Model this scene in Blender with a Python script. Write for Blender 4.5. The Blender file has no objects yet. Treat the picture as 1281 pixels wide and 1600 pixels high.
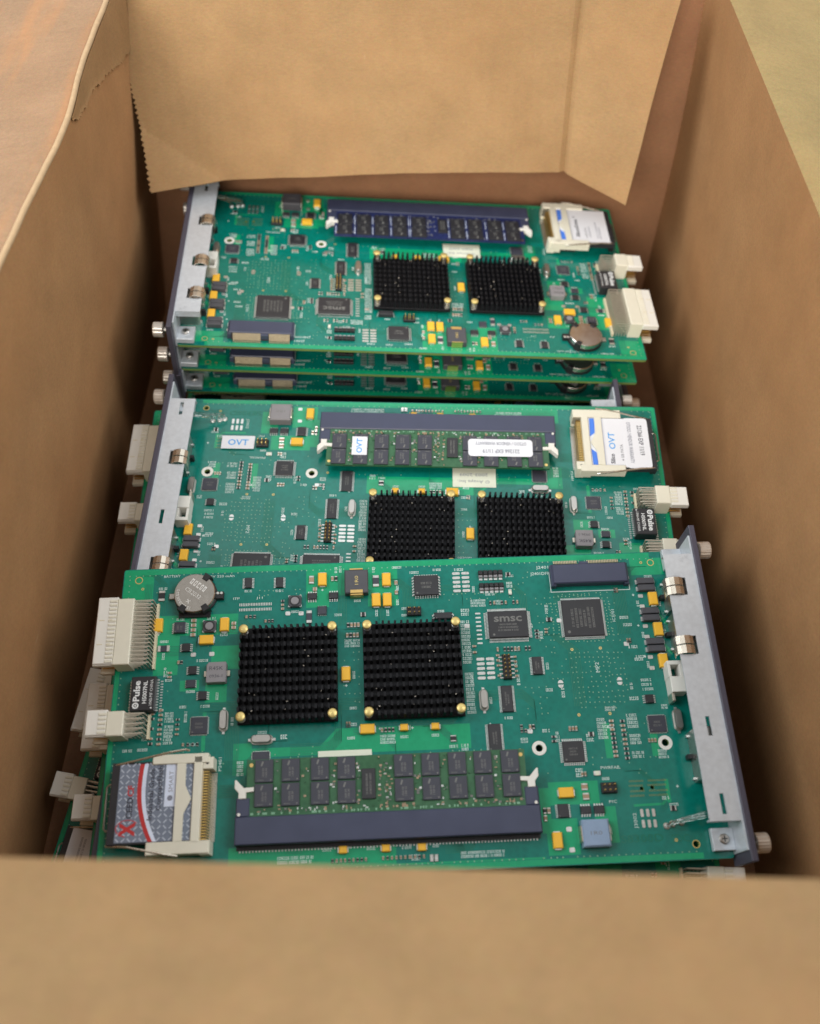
import bpy, bmesh, math, random
from mathutils import Matrix, Vector, noise
random.seed(7)
S = 0.001                      # everything below is written in millimetres
sc = bpy.context.scene
COL = sc.collection
# ------------------------------------------------------------------ camera, light, exposure
ZC = 495.0                     # camera height above the box bottom (mm)
cam_d = bpy.data.cameras.new('camera')
cam = bpy.data.objects.new('camera', cam_d); COL.objects.link(cam)
cam.location = (0, 0, ZC*S); cam.rotation_euler = (math.radians(36), 0, 0)
cam_d.sensor_fit = 'VERTICAL'; cam_d.sensor_height = 24; cam_d.sensor_width = 24
cam_d.lens = 24*1455.4/1600
cam_d.clip_start = 0.01; cam_d.clip_end = 50
cam_d.dof.use_dof = True; cam_d.dof.focus_distance = 0.465; cam_d.dof.aperture_fstop = 4.0
sc.camera = cam
sc.view_settings.view_transform = 'Standard'; sc.view_settings.look = 'None'
sc.view_settings.exposure = 0.0; sc.view_settings.gamma = 1.0
world = bpy.data.worlds.new('World'); sc.world = world; world.use_nodes = True
bg = world.node_tree.nodes['Background']
bg.inputs[0].default_value = (1.0, 0.97, 0.92, 1); bg.inputs[1].default_value = 0.50
def area_lamp(name, loc, target, sx, sy, power, colour):
    d = bpy.data.lights.new(name, 'AREA'); d.shape = 'RECTANGLE'; d.size = sx; d.size_y = sy
    d.energy = power; d.color = colour
    o = bpy.data.objects.new(name, d); COL.objects.link(o); o.location = loc
    o.rotation_euler = (Vector(target)-Vector(loc)).to_track_quat('-Z', 'Y').to_euler()
    return o
area_lamp('left_fill_light', (-1.95, 0.30, 1.95), (0, 0.32, 0.1), 1.4, 2.2, 60, (0.90, 0.96, 1.0))  # added unseen fill on the left, brightens right wall and boards
area_lamp('right_fill_light', (1.95, 0.30, 1.95), (0, 0.32, 0.1), 1.4, 2.2, 54, (0.93, 0.97, 1.0))  # added unseen fill on the right, evens out walls and boards
area_lamp('far_glare_light', (0.0, 1.55, 2.1), (0, 0.32, 0.1), 2.4, 1.3, 10, (0.90, 0.96, 1.0))  # added dim unseen panel, mirrored as glare on the middle board
area_lamp('room_lamp', (-0.7, -3.2, 2.15), (0, 0.4, 0.15), 2.8, 1.6, 232, (1.0, 0.94, 0.86))

# ------------------------------------------------------------------ materials
def new_mat(name):
    m = bpy.data.materials.new(name); m.use_nodes = True
    return m, m.node_tree, m.node_tree.nodes['Principled BSDF']
def plain(name, col, rough=0.5, metal=0.0, spec=0.5, var=0.12, vscale=300, bump=0.0, coat=0.0):
    m, nt, b = new_mat(name)
    b.inputs['Roughness'].default_value = rough; b.inputs['Metallic'].default_value = metal
    b.inputs['Specular IOR Level'].default_value = spec; b.inputs['Coat Weight'].default_value = coat
    tc = nt.nodes.new('ShaderNodeTexCoord'); n = nt.nodes.new('ShaderNodeTexNoise')
    n.inputs['Scale'].default_value = vscale; n.inputs['Detail'].default_value = 4
    nt.links.new(tc.outputs['Object'], n.inputs['Vector'])
    r = nt.nodes.new('ShaderNodeMix'); r.data_type = 'RGBA'
    r.inputs[6].default_value = tuple(max(0, c*(1-var)) for c in col)+(1,)
    r.inputs[7].default_value = tuple(min(1, c*(1+var)) for c in col)+(1,)
    nt.links.new(n.outputs['Fac'], r.inputs[0]); nt.links.new(r.outputs[2], b.inputs['Base Color'])
    rr = nt.nodes.new('ShaderNodeMapRange'); rr.inputs[3].default_value = max(0.03, rough-0.08); rr.inputs[4].default_value = min(1, rough+0.08)
    nt.links.new(n.outputs['Fac'], rr.inputs[0]); nt.links.new(rr.outputs[0], b.inputs['Roughness'])
    if bump:
        bn = nt.nodes.new('ShaderNodeBump'); bn.inputs['Strength'].default_value = bump; bn.inputs['Distance'].default_value = 0.0003
        nt.links.new(n.outputs['Fac'], bn.inputs['Height']); nt.links.new(bn.outputs[0], b.inputs['Normal'])
    return m
def scuff(m, scale, col, lo):
    nt = m.node_tree; b = nt.nodes['Principled BSDF']; src = b.inputs['Base Color'].links[0].from_socket
    tc = nt.nodes.new('ShaderNodeTexCoord'); n = nt.nodes.new('ShaderNodeTexNoise'); n.inputs['Scale'].default_value = scale; n.inputs['Detail'].default_value = 8; n.inputs['Roughness'].default_value = 0.7
    nt.links.new(tc.outputs['Object'], n.inputs['Vector'])
    r = nt.nodes.new('ShaderNodeMapRange'); r.inputs[1].default_value = lo; r.inputs[2].default_value = lo+0.12; r.inputs[4].default_value = 0.75
    nt.links.new(n.outputs['Fac'], r.inputs[0])
    x = nt.nodes.new('ShaderNodeMix'); x.data_type = 'RGBA'; x.inputs[7].default_value = col+(1,)
    nt.links.new(r.outputs[0], x.inputs[0]); nt.links.new(src, x.inputs[6]); nt.links.new(x.outputs[2], b.inputs['Base Color'])
M = {}
def pcb(name, a, c, rough):
    m, nt, b = new_mat(name)
    tc = nt.nodes.new('ShaderNodeTexCoord')
    n = nt.nodes.new('ShaderNodeTexNoise'); n.inputs['Scale'].default_value = 60; n.inputs['Detail'].default_value = 6
    w = nt.nodes.new('ShaderNodeTexVoronoi'); w.inputs['Scale'].default_value = 420; w.distance = 'CHEBYCHEV'
    nt.links.new(tc.outputs['Object'], n.inputs['Vector']); nt.links.new(tc.outputs['Object'], w.inputs['Vector'])
    ad = nt.nodes.new('ShaderNodeMath'); ad.operation = 'MULTIPLY_ADD'; ad.inputs[1].default_value = 1.1; 
    nt.links.new(w.outputs['Distance'], ad.inputs[0]); nt.links.new(n.outputs['Fac'], ad.inputs[2])
    sb = nt.nodes.new('ShaderNodeMath'); sb.operation = 'SUBTRACT'; sb.inputs[1].default_value = 0.35
    nt.links.new(ad.outputs[0], sb.inputs[0])
    r = nt.nodes.new('ShaderNodeMix'); r.data_type = 'RGBA'; r.inputs[6].default_value = a+(1,); r.inputs[7].default_value = c+(1,)
    nt.links.new(sb.outputs[0], r.inputs[0]); nt.links.new(r.outputs[2], b.inputs['Base Color'])
    b.inputs['Roughness'].default_value = rough; b.inputs['Specular IOR Level'].default_value = 0.55
    rv_ = nt.nodes.new('ShaderNodeMapRange'); rv_.inputs[1].default_value = 0.35; rv_.inputs[2].default_value = 0.7; rv_.inputs[3].default_value = rough-0.04; rv_.inputs[4].default_value = rough+0.10
    nt.links.new(n.outputs['Fac'], rv_.inputs[0]); nt.links.new(rv_.outputs[0], b.inputs['Roughness'])
    bn = nt.nodes.new('ShaderNodeBump'); bn.inputs['Strength'].default_value = 0.02; bn.inputs['Distance'].default_value = 0.0001
    nt.links.new(w.outputs['Distance'], bn.inputs['Height']); nt.links.new(bn.outputs[0], b.inputs['Normal'])
    return m
M['pcb'] = pcb('solder_mask_green', (0.001, 0.145, 0.110), (0.002, 0.190, 0.148), 0.16)
M['pour'] = pcb('solder_mask_over_copper', (0.005, 0.290, 0.130), (0.008, 0.335, 0.155), 0.16)
M['dimm'] = pcb('memory_mask_green', (0.012, 0.080, 0.030), (0.03, 0.125, 0.05), 0.35)
M['dimmblue'] = pcb('memory_mask_blue', (0.010, 0.014, 0.060), (0.02, 0.03, 0.11), 0.35)
M['edge'] = plain('fibreglass_edge', (0.16, 0.24, 0.06), 0.6)
M['trace'] = plain('trace_green', (0.003, 0.15, 0.09), 0.35)
M['via'] = plain('via_ring', (0.22, 0.42, 0.28), 0.35, 0.2)
M['hole'] = plain('hole_dark', (0.006, 0.008, 0.007), 0.8)
M['silk'] = plain('silkscreen_white', (0.62, 0.74, 0.70), 0.6)
M['tin'] = plain('solder_tin', (0.72, 0.72, 0.70), 0.30, 0.9, var=0.2, vscale=900)
M['lead'] = plain('chip_lead', (0.62, 0.64, 0.62), 0.42, 0.75)
M['gold'] = plain('gold_plate', (0.80, 0.55, 0.20), 0.32, 0.95)
M['goldsoft'] = plain('brass_pin', (0.68, 0.53, 0.20), 0.42, 0.6)
M['yellow'] = plain('tantalum_yellow', (0.86, 0.47, 0.035), 0.45, var=0.06)
M['chip'] = plain('chip_black', (0.022, 0.022, 0.026), 0.42, var=0.2)
M['chipgrey'] = plain('chip_dark_grey', (0.040, 0.042, 0.058), 0.45, var=0.15)
M['ferrite'] = plain('ferrite_grey', (0.065, 0.065, 0.075), 0.5)
M['indgrey'] = plain('inductor_grey', (0.24, 0.23, 0.24), 0.55)
M['indreflect'] = plain('inductor_painted_reflection', (0.24, 0.33, 0.47), 0.35)  # bluish overhead reflection put into the body colour of a dark part
M['mark'] = plain('laser_mark', (0.17, 0.17, 0.16), 0.6)
M['markw'] = plain('ink_white', (0.72, 0.74, 0.74), 0.6)
M['heat'] = plain('black_anodised', (0.007, 0.007, 0.009), 0.55, 0.0, 0.22, var=0.3)
M['ivory'] = plain('ivory_plastic', (0.71, 0.68, 0.56), 0.42, var=0.04)
M['ivory2'] = plain('ivory_plastic_shade', (0.66, 0.59, 0.42), 0.45, var=0.04)
M['white'] = plain('white_plastic', (0.74, 0.72, 0.66), 0.45, var=0.03)
M['socket'] = plain('socket_black_painted_sheen', (0.044, 0.051, 0.094), 0.38, var=0.15, vscale=120)  # blue of the black plastic is top reflection put into the colour
M['zinc'] = plain('zinc_plate', (0.58, 0.615, 0.655), 0.42, 0.35, var=0.16, vscale=420)
scuff(M['zinc'], 55, (0.30, 0.32, 0.36), 0.62)
M['face'] = plain('faceplate_paint', (0.060, 0.055, 0.078), 0.5, var=0.2, vscale=900)
scuff(M['face'], 300, (0.35, 0.35, 0.38), 0.70)
M['spring'] = plain('spring_nickel', (0.62, 0.56, 0.47), 0.28, 0.9)
M['steel'] = plain('steel', (0.50, 0.48, 0.45), 0.30, 0.9)
M['knob'] = plain('nickel_knob', (0.72, 0.69, 0.64), 0.36, 0.7)
M['cell'] = plain('coin_cell_steel', (0.50, 0.47, 0.43), 0.20, 0.95, var=0.05)
M['cellmark'] = plain('coin_cell_engraving', (0.78, 0.77, 0.74), 0.45, 0.7)
M['contact'] = plain('contact_silver_gold', (0.62, 0.53, 0.36), 0.4, 0.8, var=0.25, vscale=900)
M['viagold'] = plain('plated_hole', (0.20, 0.26, 0.11), 0.4, 0.3)
M['dust_glint'] = plain('dust_glint_speck', (0.5, 0.45, 0.38), 0.8)
M['pinbeige'] = plain('tinned_pin', (0.60, 0.56, 0.47), 0.4, 0.6, var=0.2, vscale=900)
M['tan'] = plain('ceramic_tan', (0.36, 0.25, 0.16), 0.5)
M['black'] = plain('black_plastic', (0.012, 0.012, 0.014), 0.45)
M['label'] = plain('paper_label', (0.74, 0.75, 0.79), 0.55, var=0.02)
M['cream'] = plain('cream_label', (0.72, 0.74, 0.60), 0.6, var=0.03)
M['cyan'] = plain('ink_blue', (0.05, 0.33, 0.75), 0.5, var=0.04)
M['inkblue'] = plain('label_blue', (0.06, 0.20, 0.72), 0.45, var=0.04)
M['ink'] = plain('ink_black', (0.035, 0.035, 0.05), 0.6)
M['inkgrey'] = plain('ink_grey', (0.20, 0.21, 0.26), 0.6)
M['red'] = plain('ink_red', (0.48, 0.03, 0.03), 0.4, var=0.05)
M['plate'] = plain('printed_grey', (0.17, 0.20, 0.26), 0.38, var=0.12, vscale=160)
M['dash'] = plain('printed_light_dash', (0.46, 0.50, 0.58), 0.38)
M['bluewhite'] = plain('printed_pale_blue', (0.66, 0.72, 0.86), 0.4)
m, nt, b = new_mat('clear_plastic')
b.inputs['Base Color'].default_value = (0.92, 0.97, 0.96, 1); b.inputs['Roughness'].default_value = 0.04
b.inputs['Transmission Weight'].default_value = 1.0; b.inputs['IOR'].default_value = 1.48
M['clear'] = m
def cardboard(name, col, warm, flute_axis, streak=0.0, bump=0.30, streak_col=(0.46, 0.20, 0.075)):
    m, nt, b = new_mat(name); L = nt.links
    N = lambda t: nt.nodes.new('ShaderNode'+t)
    tc = N('TexCoord')
    big = N('TexNoise'); big.inputs['Scale'].default_value = 9; big.inputs['Detail'].default_value = 5
    mp = N('Mapping'); mp.inputs['Scale'].default_value = (1, 1, 5) if flute_axis == 'x' else (1.5, 1.5, 2.2)
    fib = N('TexNoise'); fib.inputs['Scale'].default_value = 330; fib.inputs['Detail'].default_value = 6; fib.inputs['Roughness'].default_value = 0.65
    fine = N('TexNoise'); fine.inputs['Scale'].default_value = 1500; fine.inputs['Detail'].default_value = 3
    spk = N('TexVoronoi'); spk.inputs['Scale'].default_value = 95
    L.new(tc.outputs['Object'], big.inputs['Vector']); L.new(tc.outputs['Object'], mp.inputs['Vector'])
    L.new(mp.outputs[0], fib.inputs['Vector']); L.new(tc.outputs['Object'], fine.inputs['Vector']); L.new(tc.outputs['Object'], spk.inputs['Vector'])
    c1 = N('Mix'); c1.data_type = 'RGBA'
    c1.inputs[6].default_value = tuple(x*0.72 for x in col)+(1,); c1.inputs[7].default_value = tuple(x*1.24 for x in col)+(1,)
    L.new(fib.outputs['Fac'], c1.inputs[0])
    c2 = N('Mix'); c2.data_type = 'RGBA'; c2.inputs[7].default_value = warm+(1,)
    r2 = N('MapRange'); r2.inputs[1].default_value = 0.42; r2.inputs[2].default_value = 0.72; r2.inputs[3].default_value = 0; r2.inputs[4].default_value = 0.55
    L.new(big.outputs['Fac'], r2.inputs[0]); L.new(r2.outputs[0], c2.inputs[0]); L.new(c1.outputs[2], c2.inputs[6])
    c3 = N('Mix'); c3.data_type = 'RGBA'; c3.blend_type = 'MULTIPLY'
    r3 = N('MapRange'); r3.inputs[1].default_value = 0.05; r3.inputs[2].default_value = 0.0; r3.inputs[3].default_value = 0; r3.inputs[4].default_value = 0.5
    L.new(spk.outputs['Distance'], r3.inputs[0]); L.new(r3.outputs[0], c3.inputs[0]); L.new(c2.outputs[2], c3.inputs[6])
    c3.inputs[7].default_value = (0.7, 0.62, 0.5, 1)
    c4 = N('Mix'); c4.data_type = 'RGBA'; c4.blend_type = 'OVERLAY'; c4.inputs[0].default_value = 0.26
    L.new(c3.outputs[2], c4.inputs[6]); L.new(fine.outputs['Color'], c4.inputs[7])
    mot = N('TexNoise'); mot.inputs['Scale'].default_value = 34; mot.inputs['Detail'].default_value = 7; mot.inputs['Roughness'].default_value = 0.62
    L.new(tc.outputs['Object'], mot.inputs['Vector'])
    rm_ = N('MapRange'); rm_.inputs[1].default_value = 0.3; rm_.inputs[2].default_value = 0.7; rm_.inputs[3].default_value = 0.90; rm_.inputs[4].default_value = 1.09
    L.new(mot.outputs['Fac'], rm_.inputs[0])
    c5 = N('Mix'); c5.data_type = 'RGBA'; c5.blend_type = 'MULTIPLY'; c5.inputs[0].default_value = 1
    L.new(c4.outputs[2], c5.inputs[6]); L.new(rm_.outputs[0], c5.inputs[7])
    ms = N('Mapping'); ms.inputs['Rotation'].default_value = (0, 0, 0.5); ms.inputs['Scale'].default_value = (22, 3, 8) if streak else (5, 5, 5)
    st = N('TexNoise'); st.inputs['Scale'].default_value = 2.2; st.inputs['Detail'].default_value = 5; st.inputs['Roughness'].default_value = 0.6
    L.new(tc.outputs['Object'], ms.inputs['Vector']); L.new(ms.outputs[0], st.inputs['Vector'])
    rs_ = N('MapRange'); rs_.inputs[1].default_value = 0.52; rs_.inputs[2].default_value = 0.72; rs_.inputs[4].default_value = max(0.06, streak)
    L.new(st.outputs['Fac'], rs_.inputs[0])
    c6 = N('Mix'); c6.data_type = 'RGBA'; c6.inputs[7].default_value = streak_col+(1,)
    L.new(rs_.outputs[0], c6.inputs[0]); L.new(c5.outputs[2], c6.inputs[6])
    scr = N('TexNoise'); scr.inputs['Scale'].default_value = 1; scr.inputs['Detail'].default_value = 3
    msc = N('Mapping'); msc.inputs['Rotation'].default_value = (0.5, 0.3, 0.8); msc.inputs['Scale'].default_value = (700, 26, 60)
    L.new(tc.outputs['Object'], msc.inputs['Vector']); L.new(msc.outputs[0], scr.inputs['Vector'])
    rsc = N('MapRange'); rsc.inputs[1].default_value = 0.74; rsc.inputs[2].default_value = 0.80; rsc.inputs[4].default_value = 0.22
    L.new(scr.outputs['Fac'], rsc.inputs[0])
    c7 = N('Mix'); c7.data_type = 'RGBA'; c7.inputs[7].default_value = (0.55, 0.42, 0.27, 1)
    L.new(rsc.outputs[0], c7.inputs[0]); L.new(c6.outputs[2], c7.inputs[6])
    L.new(c7.outputs[2], b.inputs['Base Color'])
    b.inputs['Roughness'].default_value = 0.78; b.inputs['Specular IOR Level'].default_value = 0.25
    wv = N('TexWave'); wv.inputs['Scale'].default_value = 43; wv.inputs['Distortion'].default_value = 0.8; wv.inputs['Detail'].default_value = 1
    wv.bands_direction = {'x': 'X', 'y': 'Y', 'z': 'Z'}[flute_axis]
    L.new(tc.outputs['Object'], wv.inputs['Vector'])
    sm = N('Math'); sm.operation = 'MULTIPLY_ADD'; sm.inputs[1].default_value = 0.35
    L.new(wv.outputs['Fac'], sm.inputs[0]); L.new(fib.outputs['Fac'], sm.inputs[2])
    bn = N('Bump'); bn.inputs['Strength'].default_value = bump; bn.inputs['Distance'].default_value = 0.0006
    L.new(sm.outputs[0], bn.inputs['Height']); L.new(bn.outputs[0], b.inputs['Normal'])
    return m
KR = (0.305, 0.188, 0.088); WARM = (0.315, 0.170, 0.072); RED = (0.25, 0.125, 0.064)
M['cardx'] = cardboard('kraft_cardboard_flutes_x', KR, WARM, 'x')
M['cardy'] = cardboard('kraft_cardboard_flutes_y', KR, WARM, 'y')
M['wall'] = cardboard('warm_kraft_wall', (0.335, 0.178, 0.078), (0.32, 0.150, 0.058), 'y', 0.0, 0.13)
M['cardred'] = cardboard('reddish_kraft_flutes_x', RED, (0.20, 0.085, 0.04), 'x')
M['cardflap'] = cardboard('scuffed_kraft_flap', (0.285, 0.178, 0.105), (0.29, 0.165, 0.088), 'y', 0.5)
M['cardolive'] = cardboard('olive_kraft_flap', (0.250, 0.180, 0.078), (0.245, 0.165, 0.066), 'y')
M['worn'] = plain('worn_paper_fold', (0.42, 0.285, 0.160), 0.8, var=0.2, vscale=250)
M['ply'] = cardboard('torn_inner_paper', (0.275, 0.158, 0.070), (0.27, 0.145, 0.060), 'y')
M['core'] = plain('corrugated_core', (0.30, 0.18, 0.085), 0.85, var=0.4, vscale=500)
M['ground'] = plain('grey_floor', (0.22, 0.21, 0.20), 0.6, vscale=20)

# ------------------------------------------------------------------ mesh building
class MB:
    def __init__(s): s.v = []; s.f = []; s.m = []; s.mats = []
    def mi(s, k):
        if k not in s.mats: s.mats.append(k)
        return s.mats.index(k)
    def add(s, vs, fs, k):
        o = len(s.v); s.v += [tuple(p) for p in vs]; i = s.mi(k)
        for f in fs: s.f.append([a+o for a in f]); s.m.append(i)
        return s
    def box(s, x0, x1, y0, y1, z0, z1, k, c=0.0, top=None):
        b = [(x0, y0), (x1, y0), (x1, y1), (x0, y1)]
        if c:
            vs = [(x, y, z0) for x, y in b]+[(x, y, z1-c) for x, y in b]+[(x0+c, y0+c, z1), (x1-c, y0+c, z1), (x1-c, y1-c, z1), (x0+c, y1-c, z1)]
            fs = [[3, 2, 1, 0]]+[[i, (i+1) % 4, (i+1) % 4+4, i+4] for i in range(4)]+[[i+4, (i+1) % 4+4, (i+1) % 4+8, i+8] for i in range(4)]
            s.add(vs, fs, k); o = len(s.v)-12
            s.f.append([o+8, o+9, o+10, o+11]); s.m.append(s.mi(top or k))
        else:
            s.add([(x, y, z0) for x, y in b]+[(x, y, z1) for x, y in b], [[3, 2, 1, 0], [0, 1, 5, 4], [1, 2, 6, 5], [2, 3, 7, 6], [3, 0, 4, 7]], k)
            o = len(s.v)-8; s.f.append([o+4, o+5, o+6, o+7]); s.m.append(s.mi(top or k))
        return s
    def cbox(s, u, v, w, h, z0, z1, k, c=0.0, top=None): return s.box(u-w/2, u+w/2, v-h/2, v+h/2, z0, z1, k, c, top)
    def rect(s, x0, x1, y0, y1, z, k): return s.add([(x0, y0, z), (x1, y0, z), (x1, y1, z), (x0, y1, z)], [[0, 1, 2, 3]], k)
    def poly(s, pts, z, k): return s.add([(x, y, z) for x, y in pts], [list(range(len(pts)))], k)
    def prism(s, pts, z0, z1, k, c=0.0):
        n = len(pts); cx = sum(p[0] for p in pts)/n; cy = sum(p[1] for p in pts)/n
        vs = [(x, y, z0) for x, y in pts]+[(x, y, z1-c) for x, y in pts]
        fs = [list(range(n))[::-1]]+[[i, (i+1) % n, (i+1) % n+n, i+n] for i in range(n)]
        if c:
            r = [(x+(cx-x)*c/max(0.1, math.hypot(x-cx, y-cy)), y+(cy-y)*c/max(0.1, math.hypot(x-cx, y-cy)), z1) for x, y in pts]
            vs += r; fs += [[i+n, (i+1) % n+n, (i+1) % n+2*n, i+2*n] for i in range(n)]+[list(range(2*n, 3*n))]
        else: fs.append(list(range(n, 2*n)))
        return s.add(vs, fs, k)
    def cyl(s, x, y, z0, z1, r, k, n=16, c=0.0, r1=None):
        return s.prism([(x+r*math.cos(2*math.pi*i/n), y+r*math.sin(2*math.pi*i/n)) for i in range(n)], z0, z1, k, c)
    def ring(s, x, y, z, r0, r1, k, n=20):
        vs = []
        for i in range(n):
            a = 2*math.pi*i/n; vs += [(x+r0*math.cos(a), y+r0*math.sin(a), z), (x+r1*math.cos(a), y+r1*math.sin(a), z)]
        return s.add(vs, [[2*i, 2*i+1, (2*i+3) % (2*n), (2*i+2) % (2*n)] for i in range(n)], k)
    def disc(s, x, y, z, r, k, n=10): return s.poly([(x+r*math.cos(2*math.pi*i/n), y+r*math.sin(2*math.pi*i/n)) for i in range(n)], z, k)
    def tube(s, path, r, k, n=7):
        P = [Vector(p) for p in path]; vs = []; fs = []
        for i, p in enumerate(P):
            t = (P[min(i+1, len(P)-1)]-P[max(i-1, 0)]).normalized()
            a = t.orthogonal().normalized() if i == 0 else (a-t*a.dot(t)).normalized()
            bb = t.cross(a)
            vs += [tuple(p+(a*math.cos(2*math.pi*j/n)+bb*math.sin(2*math.pi*j/n))*r) for j in range(n)]
        for i in range(len(P)-1):
            fs += [[i*n+j, i*n+(j+1) % n, (i+1)*n+(j+1) % n, (i+1)*n+j] for j in range(n)]
        fs += [list(range(n))[::-1], [(len(P)-1)*n+j for j in range(n)]]
        return s.add(vs, fs, k)
    def strip(s, prof, y0, y1, t, k):            # sheet-metal strip: profile (x,z) extruded along y with thickness t
        n = len(prof); vs = []; fs = []
        for i, (x, z) in enumerate(prof):
            a = prof[max(i-1, 0)]; c = prof[min(i+1, n-1)]; dx, dz = c[0]-a[0], c[1]-a[1]; l = math.hypot(dx, dz) or 1
            nx, nz = -dz/l*t, dx/l*t
            vs += [(x, y0, z), (x, y1, z), (x+nx, y1, z+nz), (x+nx, y0, z+nz)]
        for i in range(n-1):
            for j in range(4): fs.append([4*i+j, 4*i+(j+1) % 4, 4*i+4+(j+1) % 4, 4*i+4+j])
        fs += [[0, 1, 2, 3], [4*n-1, 4*n-2, 4*n-3, 4*n-4]]
        return s.add(vs, fs, k)
    def text(s, st, x, y, z, size, k, rot=0.0, width=None, align='C', bold=0.0):
        vs, fs, w, h = glyphs(st, bold); sx = size
        if width: sx = width/w
        c, q = math.cos(rot), math.sin(rot); ox = -w/2 if align == 'C' else (0 if align == 'L' else -w)
        return s.add([(x+(a+ox)*sx*c-(b_-0.36)*size*q, y+(a+ox)*sx*q+(b_-0.36)*size*c, z) for a, b_ in vs], fs, k)
    def scribble(s, x, y, w, h, z, k, rot=0.0, rnd=random):   # one line of print too small to read: short upright strokes
        c, q = math.cos(rot), math.sin(rot); a = -w/2
        while a < w/2-0.2:
            g = rnd.uniform(0.35, 0.75)*h*0.75; g = min(g, w/2-a)
            for (p0, p1, r0, r1) in ((0, .28, -.5, .5), (0, .9, .26, .5), (0, .9, -.5, -.26), (.62, .9, -.5, .5))[:rnd.choice((3, 4, 4))]:
                pts = [(a+g*p0, h*r0), (a+g*p1, h*r0), (a+g*p1, h*r1), (a+g*p0, h*r1)]
                s.add([(x+i*c-j*q, y+i*q+j*c, z+rnd.random()*0.004) for i, j in pts], [[0, 1, 2, 3]], k)
            a += g+0.16*h+(0.4*h if rnd.random() < .12 else 0)
        return s
    def mesh(s, name, smooth=False):
        me = bpy.data.meshes.new(name)
        me.from_pydata([(a*S, b_*S, c*S) for a, b_, c in s.v], [], s.f)
        for k in s.mats: me.materials.append(M[k])
        me.polygons.foreach_set('material_index', s.m)
        if smooth: me.polygons.foreach_set('use_smooth', [True]*len(s.f))
        me.update(); return me
_gl = {}
def glyphs(st, bold=0.0):
    key = (st, bold)
    if key not in _gl:
        cu = bpy.data.curves.new('glyph', 'FONT'); cu.body = st; cu.size = 1; cu.resolution_u = 2; cu.offset = bold; cu.fill_mode = 'FRONT'
        o = bpy.data.objects.new('glyph', cu); COL.objects.link(o)
        dg = bpy.context.evaluated_depsgraph_get(); me = bpy.data.meshes.new_from_object(o.evaluated_get(dg))
        vs = [(v.co.x, v.co.y) for v in me.vertices]; fs = []
        for p in me.polygons:
            q = list(p.vertices); fs.append(q if p.normal.z >= 0 else q[::-1])
        x0 = min(v[0] for v in vs); w = max(v[0] for v in vs)-x0
        _gl[key] = ([(a-x0, b_) for a, b_ in vs], fs, w, 0.72)
        bpy.data.objects.remove(o); bpy.data.curves.remove(cu); bpy.data.meshes.remove(me)
    return _gl[key]
def holed(mb, outer, holes, z0, z1, k, kedge):
    """plate with real holes"""
    bm = bmesh.new(); edges = []; loops = [outer]+holes
    for lp in loops:
        vs = [bm.verts.new((x, y, 0)) for x, y in lp]
        edges += [bm.edges.new((vs[i], vs[(i+1) % len(vs)])) for i in range(len(vs))]
    bmesh.ops.triangle_fill(bm, use_beauty=True, use_dissolve=False, edges=edges, normal=(0, 0, 1))
    bm.verts.ensure_lookup_table(); bm.verts.index_update()
    v2 = [(v.co.x, v.co.y) for v in bm.verts]; fs = []
    for f in bm.faces:
        q = [v.index for v in f.verts]; fs.append(q if f.normal.z > 0 else q[::-1])
    bm.free()
    mb.add([(x, y, z1) for x, y in v2], fs, k); mb.add([(x, y, z0) for x, y in v2], [f[::-1] for f in fs], k)
    for n_, lp in enumerate(loops):
        n = len(lp); mb.add([(x, y, z0) for x, y in lp]+[(x, y, z1) for x, y in lp], [[i, (i+1) % n, (i+1) % n+n, i+n] if n_ == 0 else [i+n, (i+1) % n+n, (i+1) % n, i] for i in range(n)], kedge)
    return mb
def circ(x, y, r, n=14): return [(x+r*math.cos(2*math.pi*i/n), y+r*math.sin(2*math.pi*i/n)) for i in range(n)]
def rpoly(x0, x1, y0, y1, r, n=5):
    out = []
    for cx, cy, a0 in ((x1-r, y1-r, 0), (x0+r, y1-r, 90), (x0+r, y0+r, 180), (x1-r, y0+r, 270)):
        out += [(cx+r*math.cos(math.radians(a0+90*i/n)), cy+r*math.sin(math.radians(a0+90*i/n))) for i in range(n+1)]
    return out

# ------------------------------------------------------------------ board design: a list of part specs
SPEC = []      # dict(name, mesh, loc, rot, kids, on, stuff, label)
def part(name, mb, u=0, v=0, rot=0, on=None, stuff=False, label=None, always=False, smooth=False, ext=None):
    d = dict(name=name, mesh=mb if isinstance(mb, bpy.types.Mesh) else mb.mesh(name, smooth), u=u, v=v, rot=rot, kids=[], on=on, stuff=stuff, label=label, always=always, ext=ext or [(u, v)])
    SPEC.append(d); return d
def kid(d, name, mb, u=0, v=0, rot=0, stuff=False, on=None, label=None):
    d['kids'].append(dict(name=name, mesh=mb if isinstance(mb, bpy.types.Mesh) else mb.mesh(name), u=u, v=v, rot=rot, stuff=stuff, on=on, label=label))
U0, U1, V0, V1 = -143.0, 133.4, -85.5, 60.5
# panel
HOLES = [(-135.4, 54.6, 1.5), (118.2, 54.7, 1.35), (117.5, -79.0, 1.35), (111.1, -34.6, 1.6), (52.95, -34.8, 1.6), (97.2, -54.6, 0.9), (102.0, -54.2, 0.9)]
mb = MB(); holed(mb, rpoly(U0, U1, V0, V1, 1.5, 3), [circ(*h) for h in HOLES], -1.6, 0, 'pcb', 'edge')
part('fibreglass_panel', mb, always=True)
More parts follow.
